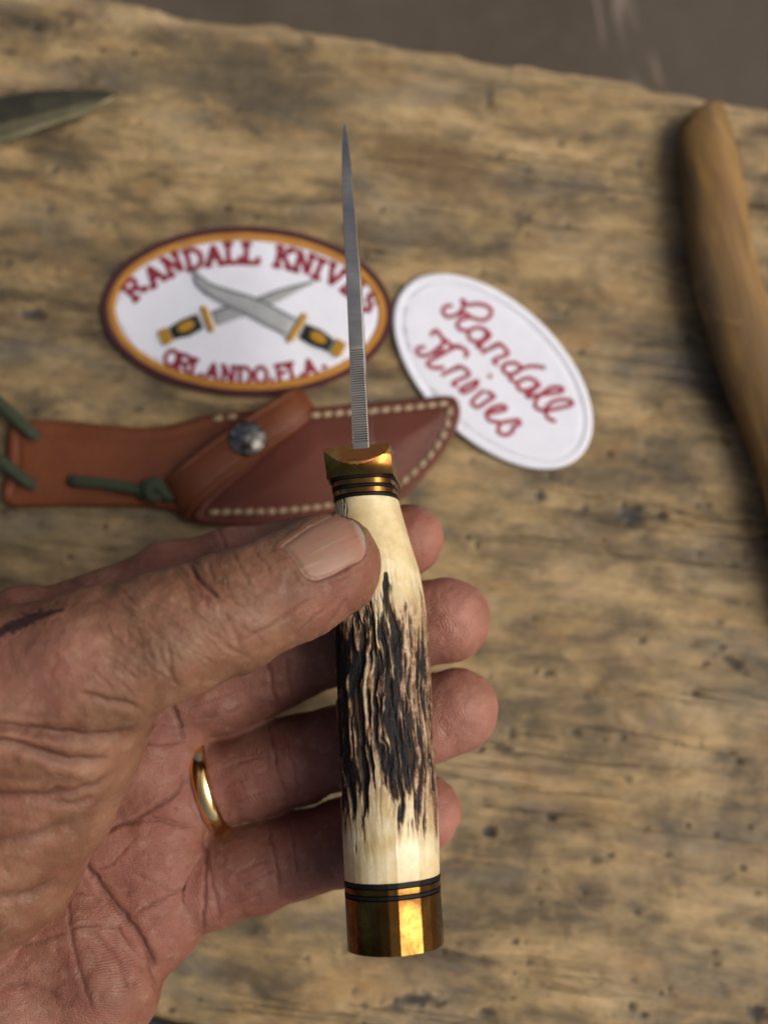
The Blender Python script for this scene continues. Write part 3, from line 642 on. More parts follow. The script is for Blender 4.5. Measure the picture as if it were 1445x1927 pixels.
    ridge = ridge + 3.4 * (fbm(px / 55, py / 55, 80, 3) - .5)
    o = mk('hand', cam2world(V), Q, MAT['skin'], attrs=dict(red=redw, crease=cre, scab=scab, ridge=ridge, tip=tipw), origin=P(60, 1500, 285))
    tag(o, 'left hand of an adult, palm up, thumb and four fingers holding the knife handle', 'hand')
    # thumbnail: a curved plate seated on the thumb
    ol = resample(spline(NAIL, 5, True), 4, True); gx, gy = np.meshgrid(np.arange(520, 696, 4.), np.arange(958, 1098, 4.)); g_ = np.stack([gx.ravel(), gy.ravel()], -1)
    g_ = g_[inside(g_, ol)]; g_ = g_[dist_poly(g_, ol) > 3]; pts = np.vstack([ol, g_]); nn = len(ol)
    vs, _, fs, *_ = delaunay_2d_cdt([Vector(p) for p in pts], [(i, (i + 1) % nn) for i in range(nn)], [], 1, 1e-6)
    v2 = np.array([tuple(v) for v in vs]); dep = np.full(len(v2), 215.)
    for _ in range(60):
        s_, _l = body_sdf(cam_pt(v2[:, 0], v2[:, 1], dep).astype(np.float32)); dep = dep + np.minimum(s_, 2) * .8
    axis = np.array([.90, -.43]); uu = (v2 - np.array([548, 1062])) @ axis; vv = (v2 - np.array([548, 1062])) @ np.array([.43, .90]); un = (uu - uu.min()) / (uu.max() - uu.min()); vn = (vv - vv.min()) / (vv.max() - vv.min())
    db = dist_poly(v2, ol); dep = dep + .42 * (1 - sstep(.86, .93, un)) - .62 * sstep(0, 11, db) - .15 * sstep(.86, .93, un)
    top = cam_pt(v2[:, 0], v2[:, 1], dep); bot = top - top / np.linalg.norm(top, axis=1)[:, None] * -.7
    fl = []
    for t in fs:
        a, b, c = top[t[0]], top[t[1]], top[t[2]]; fl.append(tuple(t) if np.cross(b - a, c - a)[2] > 0 else tuple(t)[::-1])
    k = len(top); idx = [int(np.argmin(np.hypot(*(v2 - p).T))) for p in ol]
    for i in range(nn):
        j = (i + 1) % nn; fl.append((idx[i], idx[i] + k, idx[j] + k, idx[j]))
    nailo = mk('thumbnail', cam2world(np.vstack([top, bot])), fl, MAT['nail'], o, attrs=dict(nu=np.r_[un, un], nv=np.r_[vn, vn]))
build_hand()
# ring on the ring finger
def ring():
    a, b = P(385, 1478, 290), P(494, 1446, 290); t = (b - a) / np.linalg.norm(b - a); c = P(399, 1470, 290.1)
    up = -Fv - t * (-Fv @ t); up /= np.linalg.norm(up); s = np.cross(t, up); V = []
    prof = [(-2.4, 0), (-2.25, .8), (-1.4, 1.5), (0, 1.8), (1.4, 1.5), (2.25, .8), (2.4, 0), (1.4, -.25), (-1.4, -.25)]
    n = 96
    for i in range(n):
        an = 2 * math.pi * i / n
        for w_, h_ in prof:
            V.append(c + t * w_ + (12.7 + h_) * (math.cos(an) * up * .99 + math.sin(an) * s))
    m = len(prof); Fc = [(i * m + j, i * m + (j + 1) % m, ((i + 1) % n) * m + (j + 1) % m, ((i + 1) % n) * m + j) for i in range(n) for j in range(m)]
    o = mk('ring', V, Fc, MAT['gold_ring'], origin=c); tag(o, 'plain polished gold wedding band on the ring finger', 'ring')
ring()

# ------------------------------------------------------------------ the knife in the hand
K0 = P(743, 1787, 252.0); KB = P(686, 840, 273.0)
ky = KB - K0; KL = np.linalg.norm(ky); ky /= KL
kz = -(Fv + 0); kz = CAM - (K0 + KB) / 2; kz -= ky * (kz @ ky); kz /= np.linalg.norm(kz); kx = np.cross(ky, kz)
ROLL = math.radians(5.5); kz, kx = kz * math.cos(ROLL) - kx * math.sin(ROLL), kx * math.cos(ROLL) + kz * math.sin(ROLL)
_s = np.linspace(-25, 275, 2400); _px, _, _d = pix(K0 + _s[:, None] * ky); _, _py, _ = pix(K0 + _s[:, None] * ky + 11.3 * kz); _, _py0, _ = pix(K0 + _s[:, None] * ky)
def s_of(py, z=11.3):
    q = -np.asarray(py, float); a, b = np.interp(q, -_py0, _s), np.interp(q, -_py, _s); return a + (b - a) * np.asarray(z) / 11.3
def axis_at(py, z=11.3): s = s_of(py, z); return s, np.interp(s, _s, _px), np.interp(s, _s, _d)
def K(x, s, z): return K0 + np.asarray(x)[..., None] * kx + np.asarray(s)[..., None] * ky + np.asarray(z)[..., None] * kz
LEFT = np.array([(844, 619), (895, 626), (930, 631), (960, 632), (1080, 628), (1180, 630), (1300, 633), (1480, 640), (1660, 648), (1700, 650), (1800, 655)], float)
RIGHT = np.array([(844, 739), (895, 745), (930, 750), (960, 757), (1000, 768), (1070, 789), (1130, 800), (1240, 808), (1400, 815), (1500, 822), (1660, 826), (1700, 827), (1800, 833)], float)
def section(py):
    """centre offset and half width of the handle in mm at a height in the photograph"""
    s, pa, d = axis_at(py); l = np.interp(py, LEFT[:, 0], LEFT[:, 1]); r = np.interp(py, RIGHT[:, 0], RIGHT[:, 1])
    return s, ((l + r) / 2 - pa) * d / F_PX, (r - l) / 2 * d / F_PX
HZ = np.array([(840, 12.5), (935, 11.2), (1000, 11.0), (1150, 12.0), (1350, 12.3), (1600, 11.4), (1800, 11.8)])
CORNERS = np.radians([-110, -93, -70, -61, -52, -42, -32, -22, -11, 0, 12, 38.5, 55] + list(range(65, 250, 10)))
def facet(th):
    c = np.sort(np.mod(CORNERS, 2 * math.pi)); c = np.r_[c[-1] - 2 * math.pi, c, c[0] + 2 * math.pi]; th = np.mod(th, 2 * math.pi)
    i = np.searchsorted(c, th, 'right') - 1; a, b = c[i], c[i + 1]
    return np.cos((b - a) / 2) / np.cos(th - (a + b) / 2)
def superell(th, n): return (np.abs(np.cos(th)) ** n + np.abs(np.sin(th)) ** n) ** (-1 / n)
knife = empty('knife', (K0 + KB) / 2, 'stag handled hunting knife held spine up in the hand', 'knife')
def loft(name, pys, mat, grow=0.0, nth=96, fw=None, sq=2.4, disp=None, caps=True, smooth_deg=35, ends=0.0):
    pys = np.array(pys, float); th = np.linspace(0, 2 * math.pi, nth, endpoint=False); s, cx, hw = section(pys)
    hz = np.interp(pys, HZ[:, 0], HZ[:, 1])
    g = np.zeros(len(pys)) + grow
    if ends: g[0] -= ends; g[-1] -= ends
    TH, PY = np.meshgrid(th, pys, indexing='ij'); wf = np.zeros_like(PY) if fw is None else fw(PY)
    rho = superell(TH, sq) * (1 - wf) + wf * facet(TH) * 1.02
    X = cx[None] + (hw + g)[None] * rho * np.sin(TH); Z = (hz + g)[None] * rho * np.cos(TH)
    S = np.repeat(s[None], nth, 0); att = {}
    if disp is not None:
        dd, att = disp(TH, PY, S); X = X + dd * np.sin(TH); Z = Z + dd * np.cos(TH)
    V = K(X, S, Z).reshape(-1, 3); Fc = grid_faces(nth, len(pys), True)[:, ::-1]
    if s[-1] < s[0]: Fc = Fc[:, ::-1]
    Fl = [tuple(f) for f in Fc]
    if caps:
        n = len(pys); a = tuple(i * n for i in range(nth)); b = tuple(i * n + n - 1 for i in range(nth)); Fl += [a[::-1], b]
    o = mk(name, V, Fl, mat, knife, attrs={k: v.ravel() for k, v in att.items()})
    bm = bmesh.new(); bm.from_mesh(o.data); bmesh.ops.recalc_face_normals(bm, faces=bm.faces); bm.to_mesh(o.data); bm.free()
    if smooth_deg: sharp(o, smooth_deg)
    return o
# antler grip
def antler(TH, PY, S):
    thd = np.degrees((TH + math.pi) % (2 * math.pi) - math.pi)
    u = thd / 360 * 72                                          # mm round the grip
    un = u + 3.4 * (fbm(S / 13, u / 5, 60, 4) - .5)
    g = fbm(un / 1.5, S / 15, 61, 4) * .55 + fbm(un / .62, S / 5.5, 62, 4) * .45
    top = 1120 - 25 * np.abs(np.sin(un * .9)) - 40 * sstep(-20, -80, thd) + 45 * (fbm(un / 1.8, S * 0, 63, 3) - .5) * 2
    bot = 1530 + 40 * sstep(10, 60, np.abs(thd + 10)) + 60 * (fbm(un / 1.6, S * 0 + 4, 64, 3) - .5) * 2
    zone = sstep(top - 80, top + 150, PY) * sstep(bot + 110, bot - 120, PY)
    side = sstep(8, 45, np.abs(thd - 8)); lft = sstep(-8, -40, thd) * sstep(-150, -100, thd); rgt = sstep(25, 50, thd)
    thr = .485 + .02 * side + .15 * lft + .055 * rgt - .30 * (1 - zone)  # left side darkened further: its shade is put into the antler colour
    dark = sstep(.030, -.030, g - thr)
    fringe = sstep(.10, .0, g - thr) * (1 - dark)
    # the long central vein
    ln = np.array([(1078, 2, .2), (1105, 1, 1.0), (1150, 1, 1.2), (1180, 2, 2.2), (1240, 4, 2.3), (1290, 2, 3.0), (1350, 3, 2.8), (1420, 5, 3.2), (1470, 6, 2.2), (1520, 6, 1.6), (1562, 6, .1)])
    _, ca, _ = axis_at(PY[0]); cpx = np.array([725, 726, 726, 727, 734, 737, 742, 747, 750, 751, 750.]); hwv = ln[:, 2]
    s_, cx_, hw_ = section(PY[0]); tc = np.degrees(np.arcsin(np.clip(((np.interp(PY[0], ln[:, 0], cpx) - ca) * .13 - cx_) / hw_, -1, 1))) + 5
    wv = np.interp(PY[0], ln[:, 0], hwv, 0, 0)
    wob = (fbm(u / 1.1, S / 6, 66, 4) - .5) * 3.2
    vein = sstep(.25, -.25, np.abs(u - tc[None] / 360 * 72 + (fbm(S / 7, S * 0, 67, 2) - .5) * 1.5) - wv[None] + wob) * (wv[None] > .05)
    dark = np.maximum(dark, vein * sstep(.40, .56, fbm(un / .7, S / 7, 68, 4) + .06))
    bark = np.clip(fringe * 1.0 + .62 * zone + .25 * zone * side + 1.2 * zone * (fbm(un / 2, S / 9, 69, 4) - .5), 0, 1)
    bark = bark * sstep(.02, .4, zone)
    bark = np.maximum(bark, .20 * sstep(.56, .72, fbm(un / 1.4, S / 6, 70, 4)) * sstep(top - 130, top - 20, PY) * sstep(bot + 130, bot + 20, PY))
    disp = -.42 * dark - .5 * zone * sstep(.50, .30, g) + .45 * zone * (g - .5) * 2 - .12 * (fbm(u / .6, S / 1.5, 71, 2) - .5) * zone
    return disp, dict(dark=dark, bark=np.clip(bark, 0, 1))
loft('handle', np.linspace(932.5, 1663, 620), MAT['stag'], nth=420, sq=2.25, fw=lambda p: .85 * sstep(1480, 1600, p), disp=antler, smooth_deg=0)
for a, b, m, gr in ((893, 899, 'black', .06), (899, 910, 'brass', .04), (910, 915.5, 'black', .06), (915.5, 926, 'brass', .04), (926, 932.5, 'black', .06)):
    loft('spacer', [a, a + 1, b - 1, b], MAT[m], gr, sq=3.2 - (a - 890) / 60, ends=.25)
full = lambda p: np.ones_like(p)
for a, b, m, gr in ((1663, 1674, 'black', .10), (1674, 1687, 'brass_shaded', .05), (1687, 1695, 'black', .10)):
    loft('spacer', [a, a + 1.2, b - 1.2, b], MAT[m], gr, fw=full, ends=.25, nth=240)
cap = loft('butt_cap', [1695, 1696.5, 1720, 1750, 1780, 1799.5, 1801], MAT['brass_shaded'], .1, fw=full, nth=240, ends=.5, smooth_deg=14)
# guard with the crowned back and the half-moon thumb chamfer
def guard():
    sA, cxA, hwA = section(894.0); sB, cxB, hwB = section(841.0); sB = float(s_of(838.0, 9.6))
    nx, ns = 41, 40; V = []; th = sB - sA
    def top(x, t):      # x -1..1, t 0 (handle side) .. 1 (blade side)
        crown = 12.6 - 2.25 * x * x - .25 * abs(x) ** 6; r = t * th
        waist = -2.2 * math.sin(math.pi * min(1, r / (th * .62))) * (1 - .4 * abs(x))
        pl = 12.5 - .50 * (r - th * .30)
        return min(crown + waist * .35, pl)
    X = np.linspace(-1, 1, nx); Tt = np.linspace(0, 1, ns)
    g_ = np.zeros((nx, ns, 3))
    for i, x in enumerate(X):
        for j, t in enumerate(Tt):
            hw = hwA + (hwB - hwA) * t + .12; cx_ = cxA + (cxB - cxA) * t; s = sA + th * t
            g_[i, j] = K(cx_ + hw * x, s, top(x, t))
    V = [v for v in g_.reshape(-1, 3)]; Fl = [tuple(f) for f in grid_faces(nx, ns)]
    # sides and bottom: drop the outline to the edge side
    per = [(i, 0) for i in range(nx)] + [(nx - 1, j) for j in range(1, ns)] + [(i, ns - 1) for i in range(nx - 2, -1, -1)] + [(0, j) for j in range(ns - 2, 0, -1)]
    prev = [i * ns + j for i, j in per]
    for zz, sc in ((6, 1.01), (-6, 1.06), (-14, 1.0), (-17, .7)):
        cur = []
        for i, j in per:
            t = Tt[j]; hw = hwA + (hwB - hwA) * t + .12; cx_ = cxA + (cxB - cxA) * t
            cur.append(len(V)); V.append(K(cx_ + hw * X[i] * sc, sA + th * t, zz))
        for a in range(len(per)):
            b = (a + 1) % len(per); Fl.append((prev[a], cur[a], cur[b], prev[b]))
        prev = cur
    Fl.append(tuple(prev))
    o = mk('guard', V, Fl, MAT['brass'], knife); o.data.materials.append(MAT['copper'])
    for q, p in enumerate(o.data.polygons):
        if q < (nx - 1) * (ns - 1):
            i, j = q // (ns - 1), q % (ns - 1); x, t = (X[i] + X[i + 1]) / 2, (Tt[j] + Tt[j + 1]) / 2
            if 12.5 - .50 * th * (t - .30) < 12.6 - 2.25 * x * x - .25 * abs(x) ** 6 - .3 * math.sin(math.pi * min(1, t / .9)) * (1 - .5 * abs(x)): p.material_index = 1
    bm = bmesh.new(); bm.from_mesh(o.data); bmesh.ops.recalc_face_normals(bm, faces=bm.faces); bm.to_mesh(o.data); bm.free(); sharp(o, 22)
guard()
# blade: brushed spine with filed thumb grooves, ground faces, edge turned away from the camera
def blade():
    L = np.array([(846, 663.5), (835, 663), (660, 657), (520, 651), (400, 645), (330, 643), (270, 643.5), (240, 646), (230, 648)], float)[::-1]
    Rr = np.array([(846, 694.5), (835, 694), (660, 684), (520, 678), (400, 668), (330, 661.5), (270, 655.5), (240, 651.5), (230, 649.4)], float)[::-1]
    ys = list(np.linspace(846, 836, 3))
    grooves = 39; g0, g1 = 833.0, 657.0; zt = {}
    for k in range(grooves):
        p = (g1 - g0) / grooves; y = g0 + p * k
        for fr, dz in ((0.02, 0), (.30, 0), (.40, -.55), (.70, -.58), (.82, -.05)):
            ys.append(y + p * fr); zt[round(y + p * fr, 4)] = dz
    ys += list(np.linspace(656.5, 300, 60)) + list(np.linspace(296, 230, 24))
    ys = np.array(ys)
    # the spine drops towards the point
    zs = 10.2 - .4 * sstep(800, 500, ys) - 1.2 * sstep(560, 300, ys) ** 1.3 - 2.0 * sstep(330, 228, ys) ** 1.6
    s, pa, d = axis_at(ys, zs)
    # widths seen at the spine's own depth
    dsp = d - zs
    l = (np.interp(ys, L[:, 0], L[:, 1]) - CX) * dsp / F_PX; r = (np.interp(ys, Rr[:, 0], Rr[:, 1]) - CX) * dsp / F_PX
    ctr = K(0 * s, s, zs); base = (pix(ctr)[0] - CX) * dsp / F_PX
    xl, xr = l - base, r - base
    zt_ = np.array([zt.get(round(y, 4), 0.0) for y in ys])
    depth = np.interp(ys, [230, 250, 300, 400, 650, 800, 850], [.4, 5, 13, 20, 23.5, 23.5, 23])
    rows = []
    for i in range(len(ys)):
        xc, hw = (xl[i] + xr[i]) / 2, (xr[i] - xl[i]) / 2; D = depth[i]; ric = float(sstep(690, 780, ys[i])); z = zs[i]; g = zt_[i]
        e = lambda q: q * (1 - ric) + ric * .94
        prof = [(-1, -.12), (-.93, g), (0, g + .02), (.93, g), (1, -.12), (1.0, -.45), (e(.98), -.22 * D), (e(.72), -.45 * D), (e(.38), -.75 * D), (e(.05), -D), (-e(.05), -D), (-e(.38), -.75 * D), (-e(.72), -.45 * D), (-e(.98), -.22 * D), (-1.0, -.45)]
        rows.append([(xc + hw * a, s[i], z + b) for a, b in prof])
    A = np.array(rows); V = K(A[..., 0], A[..., 1], A[..., 2]); n, m = A.shape[:2]
    Fl = [(i * m + j, i * m + (j + 1) % m, (i + 1) * m + (j + 1) % m, (i + 1) * m + j) for i in range(n - 1) for j in range(m)] + [tuple(range(m)), tuple((n - 1) * m + j for j in range(m))]
    o = mk('blade', V.reshape(-1, 3), Fl, MAT['steel'], knife); o.data.materials.append(MAT['polished'])
    for q, p in enumerate(o.data.polygons):
        if q < (n - 1) * m and 5 <= q % m <= 13: p.material_index = 1
    bm = bmesh.new(); bm.from_mesh(o.data); bmesh.ops.recalc_face_normals(bm, faces=bm.faces); bm.to_mesh(o.data); bm.free(); sharp(o, 24)
blade()

# ------------------------------------------------------------------ patches
def ell(cx, cy, a, b, rot, n=120):
    t = np.linspace(0, 2 * math.pi, n, endpoint=False); c, s = math.cos(math.radians(rot)), math.sin(math.radians(rot))
    return np.stack([cx + a * np.cos(t) * c - b * np.sin(t) * s, cy + a * np.cos(t) * s + b * np.sin(t) * c], -1)
def band(name, e, r_out, r_in, prof, mat, parent):
    """raised ring of thread between two insets (px) of an ellipse (cx,cy,a,b,rot); prof = [(0..1, height mm)]"""
    V = []; n = 160
    for q, h in prof:
        ins = r_out + (r_in - r_out) * q; V.append(TP(ell(e[0], e[1], e[2] - ins, e[3] - ins, e[4], n), h))
    m = len(prof); V = np.array(V); Fl = [(i * n + j, i * n + (j + 1) % n, (i + 1) * n + (j + 1) % n, (i + 1) * n + j) for i in range(m - 1) for j in range(n)]
    V = V.reshape(-1, 3)
    if np.cross(V[Fl[0][1]] - V[Fl[0][0]], V[Fl[0][3]] - V[Fl[0][0]])[2] < 0: Fl = [f[::-1] for f in Fl]
    return mk(name, V, Fl, mat, parent)
RND = lambda h0, h: [(0, h0), (0, h * .6), (.12, h * .88), (.3, h), (.7, h), (.88, h * .9), (1, h * .7)]
GL = {
 'R': [[(.18, 0), (.18, 1)], [(.18, 1), (.65, 1), (.86, .86), (.86, .64), (.65, .5), (.18, .5)], [(.5, .5), (.9, 0)], [(0, 0), (.36, 0)], [(0, 1), (.2, 1)], [(.76, 0), (1.04, 0)]],
 'A': [[(.12, 0), (.5, 1), (.88, 0)], [(.28, .36), (.72, .36)], [(-.05, 0), (.28, 0)], [(.72, 0), (1.05, 0)]],
 'N': [[(.17, 0), (.17, 1), (.83, 0), (.83, 1)], [(0, 0), (.34, 0)], [(0, 1), (.17, 1)], [(.66, 1), (1, 1)]],
 'D': [[(.18, 0), (.18, 1), (.6, 1), (.9, .7), (.9, .3), (.6, 0), (.18, 0)], [(0, 0), (.2, 0)], [(0, 1), (.2, 1)]],
 'L': [[(.25, 1), (.25, 0), (.92, 0), (.92, .26)], [(.04, 1), (.46, 1)], [(.04, 0), (.25, 0)]],
 'K': [[(.18, 0), (.18, 1)], [(.85, 1), (.2, .45)], [(.42, .6), (.9, 0)], [(0, 0), (.36, 0)], [(0, 1), (.36, 1)], [(.66, 1), (1, 1)], [(.7, 0), (1.05, 0)]],
 'I': [[(.5, 0), (.5, 1)], [(.2, 0), (.8, 0)], [(.2, 1), (.8, 1)]],
 'V': [[(.1, 1), (.5, 0), (.9, 1)], [(-.06, 1), (.28, 1)], [(.72, 1), (1.06, 1)]],
 'E': [[(.85, .8), (.85, 1), (.2, 1), (.2, 0), (.88, 0), (.88, .22)], [(.2, .5), (.65, .5)], [(.04, 0), (.2, 0)], [(.04, 1), (.2, 1)]],
 'S': [[(.82, .78), (.7, .97), (.4, 1), (.18, .8), (.3, .58), (.7, .45), (.84, .22), (.6, 0), (.3, .02), (.15, .24)]],
 'O': [[(.5, 1), (.2, .86), (.08, .5), (.2, .14), (.5, 0), (.8, .14), (.92, .5), (.8, .86), (.5, 1)]],
 'F': [[(.85, .78), (.85, 1), (.22, 1), (.22, 0)], [(.22, .52), (.68, .52)], [(.04, 0), (.44, 0)], [(.04, 1), (.22, 1)]],
 ',': [[(.5, .10), (.46, -.06), (.34, -.22)]], '.': [[(.38, .05), (.5, .05), (.62, .05)]]}
def letter(ch, cx, cy, ang, wd, ht, sw, base, mat, parent):
    a = math.radians(ang); ux, uy = np.array([math.cos(a), -math.sin(a)]), np.array([-math.sin(a), -math.cos(a)])
    ls = [[np.array([cx, cy]) + ux * (x - .5) * wd + uy * (y - .5) * ht for x, y in l] for l in GL[ch]]
    return strokes('letter', ls, sw, base, .3, mat, parent, smooth=False)
E1 = (464.5, 586, 274.5, 160.5, 1.5)
p1 = empty('embroidered_patch', T(464, 586), 'oval white patch with maroon and gold border and two crossed knives', 'patch')
pillow('backing', ell(E1[0], E1[1], E1[2] - 24, E1[3] - 24, E1[4]), 0.2, lambda d, x, y: 1.0 + 0 * d, MAT['white'], p1, 14, 6)
band('border', E1, 0, 12.5, RND(.1, 1.7), MAT['maroon'], p1)
band('gold_rim', E1, 12, 27.5, RND(.3, 1.75), MAT['gold'], p1)
HB = 1.2
for ch, x, y, a in (('R', 251, 543, 49), ('A', 290, 517, 36), ('N', 326, 498, 25), ('D', 365, 487, 14), ('A', 403, 480, 6), ('L', 438, 476.5, 2), ('L', 472, 477, -2), ('K', 535, 485, -11), ('N', 572, 495, -17), ('I', 600, 506, -22), ('V', 630, 519, -29), ('E', 664, 540, -37), ('S', 695, 569, -50)):
    letter(ch, x, y, a, 26 if ch == 'I' else 34, 35, 10.4, HB, MAT['red'], p1)
for ch, x, y, a in (('O', 323, 674, -20), ('R', 346, 684, -18), ('L', 370, 693, -15), ('A', 400, 700, -11), ('N', 430, 705, -7), ('D', 461, 707, -2), ('O', 491, 706, 2), (',', 511, 700, 4), ('F', 532, 702, 8), ('L', 555, 698, 10), ('A', 583, 692, 14), ('.', 606, 677, 17)):
    letter(ch, x, y, a, 28, 31, 8.4, HB, MAT['red'], p1)
def flat(name, poly, h, mat, parent, base=HB, n=4): return pillow(name, spline(poly, n, True) if n > 1 else np.array(poly, float), base, lambda d, x, y: h * np.minimum(1, .5 + d / 8), mat, parent, 9, 5)
def obox(c, along, l, wd):
    c = np.array(c, float); u = np.array(along, float); u /= np.hypot(*u); v = np.array([-u[1], u[0]])
    return [c - u * l / 2 - v * wd / 2, c + u * l / 2 - v * wd / 2, c + u * l / 2 + v * wd / 2, c - u * l / 2 + v * wd / 2]
def knife_motif(blade_top, blade_low, g0, g1, h0, h1, om, pm, lab, lift):
    ax = np.array(h1, float) - np.array(h0, float)
    b = flat('embroidered_knife', list(blade_top) + list(blade_low), .45, MAT['grey'], p1, HB + lift, 1); b['label'] = lab
    strokes('spine_line', [blade_top], 4.5, HB + lift + .4, .2, MAT['greyd'], b)
    c = (np.array(h0) + h1) / 2; L = np.hypot(*ax); u = ax / L; v = np.array([-u[1], u[0]])
    flat('handle', [np.array(h0) - v * 15, c - v * 18 , np.array(h1) - v * 12, np.array(h1) + v * 12, c + v * 17, np.array(h0) + v * 15], .7, MAT['blackt'], b, HB + lift, 1)
    strokes('guard', [[g0, g1]], 13, HB + lift, .95, MAT['yellow'], b, False)
    pillow('medallion', ell(om[0], om[1], 17, 9.5, math.degrees(math.atan2(u[1], u[0])), 30), HB + lift + .55, lambda d, x, y: .45 + 0 * d, MAT['yellow'], b, 7, 4)
    for k in (-7, 0, 7): strokes('pommel', [[np.array(pm) + u * k - v * 13, np.array(pm) + u * k + v * 13]], 7.5, HB + lift, .85, MAT['yellow'], b, False)
knife_motif([(398, 588), (440, 574), (484, 562), (530, 545), (590, 530)], [(588, 533), (552, 553), (513, 574), (470, 592), (408, 613)], (383, 579), (398, 621), (378, 604), (322, 628), (350, 614), (311, 633), 'embroidered knife with its handle at lower left', 0)
knife_motif([(556, 601), (520, 581), (484, 563), (440, 549), (400, 536), (383, 525), (363, 509)], [(364, 514), (366, 532), (383, 550), (419, 572), (460, 591), (500, 612), (540, 632)], (573, 594), (546, 639), (570, 622), (624, 650), (598, 635), (637, 655), 'embroidered knife with its handle at lower right', .5)
E2 = (927, 699, 229, 129, 44)
p2 = empty('embroidered_patch', T(927, 699), 'plain white oval patch with slanted rose red script', 'patch')
pillow('backing', ell(E2[0], E2[1], E2[2] - 15, E2[3] - 15, E2[4]), 0.2, lambda d, x, y: .95 + .25 * sstep(5, 12, d) , MAT['white'], p2, 12, 5)
band('border', E2, 0, 16.5, RND(.1, 1.7), MAT['whiterim'], p2)
Z3 = lambda pts: [(730 + x / 3.6125, 500 + y / 3.6125) for x, y in pts]
SCRIPT = [  # traced letter by letter
 [[(430, 272), (388, 278), (372, 312), (400, 345), (450, 340), (498, 308), (512, 270), (520, 242), (498, 238)], [(500, 232), (530, 266), (580, 262), (650, 265), (700, 300), (690, 345), (640, 370), (570, 352), (520, 318), (485, 338)], [(545, 352), (490, 370), (470, 402), (490, 432), (545, 442)]],
 [[(668, 440), (620, 420), (570, 430), (545, 470), (570, 508), (620, 515), (660, 490), (672, 445), (690, 478), (640, 520), (602, 545), (640, 560)]],
 [[(745, 540), (690, 565), (640, 590)], [(690, 565), (752, 530), (792, 562), (815, 600), (760, 622), (715, 645), (740, 668)]],
 [[(905, 690), (860, 660), (800, 668), (778, 700), (820, 738), (880, 722), (912, 690)], [(1060, 692), (980, 682), (920, 695), (860, 730), (825, 762), (860, 790)]],
 [[(1012, 790), (960, 765), (900, 780), (878, 820), (918, 850), (978, 835), (1022, 800)], [(1032, 808), (980, 850), (938, 880), (965, 895)]],
 [[(950, 892), (1020, 880), (1110, 868), (1180, 856), (1184, 832), (1120, 826), (1060, 858), (1010, 908), (998, 950), (1020, 975)]],
 [[(1010, 970), (1070, 985), (1160, 968), (1245, 945), (1244, 920), (1180, 910), (1110, 930), (1070, 980), (1082, 1030), (1132, 1058)]],
 [[(245, 552), (202, 562), (202, 598), (250, 612), (302, 592), (345, 560), (368, 588), (335, 604), (318, 580)], [(295, 470), (318, 440), (345, 458), (380, 520), (340, 560)], [(385, 500), (440, 545), (508, 560), (540, 598), (522, 616)], [(480, 540), (400, 580), (330, 622), (268, 660), (300, 692), (375, 692)]],
 [[(485, 680), (430, 710), (368, 740)], [(440, 705), (500, 690), (532, 710), (552, 740), (490, 772), (438, 800), (462, 815)]],
 [[(608, 780), (540, 812), (488, 842), (520, 864)], [(690, 745), (695, 756)]],
 [[(520, 862), (585, 830), (612, 790)], [(645, 850), (600, 890), (568, 930), (608, 962), (670, 922), (722, 890), (672, 858)]],
 [[(680, 1005), (740, 992), (802, 975), (772, 950), (702, 970), (668, 1010), (690, 1050), (742, 1062)]],
 [[(740, 1070), (800, 1062), (885, 1048), (892, 1078), (850, 1092), (850, 1122), (800, 1152), (750, 1130), (758, 1090)]]]
for i, lt in enumerate(SCRIPT): strokes('letter', [Z3(l) for l in lt], 8.4, 1.3, .4, MAT['rose'], p2)

# ------------------------------------------------------------------ sheath
sh = empty('sheath', T(440, 870), 'reddish brown leather knife sheath with snap strap and olive cord lacing', 'sheath')
neck = spline([(18, 795), (47, 791), (138, 794), (221, 802), (290, 804), (346, 793), (400, 779), (470, 772), (560, 766), (600, 800), (560, 900), (470, 960), (400, 985), (349, 978), (318, 960), (249, 954), (138, 953), (11, 949), (13, 880)], 6, True)
groove = lambda d, c, wd, dep: -dep * np.exp(-((d - c) / wd) ** 2)
pillow('belt_flap', neck, .2, lambda d, x, y: 3.0 * np.minimum(1, .55 + d / 10) + groove(d, 22, 4, .55), MAT['strap'], sh, 6, 4)
pouch = spline([(386, 930), (430, 890), (500, 830), (560, 775), (600, 767), (700, 757), (800, 748), (846, 745), (862, 756), (865, 785), (848, 828), (808, 885), (752, 942), (700, 975), (610, 990), (480, 992), (385, 988), (360, 970)], 6, True)
pillow('pouch', pouch, 1.6, lambda d, x, y: 3.4 * np.minimum(1, .5 + d / 14) + groove(d, 18, 7, .7) + 1.6 * sstep(25, 80, d), MAT['leather'], sh, 6, 4)
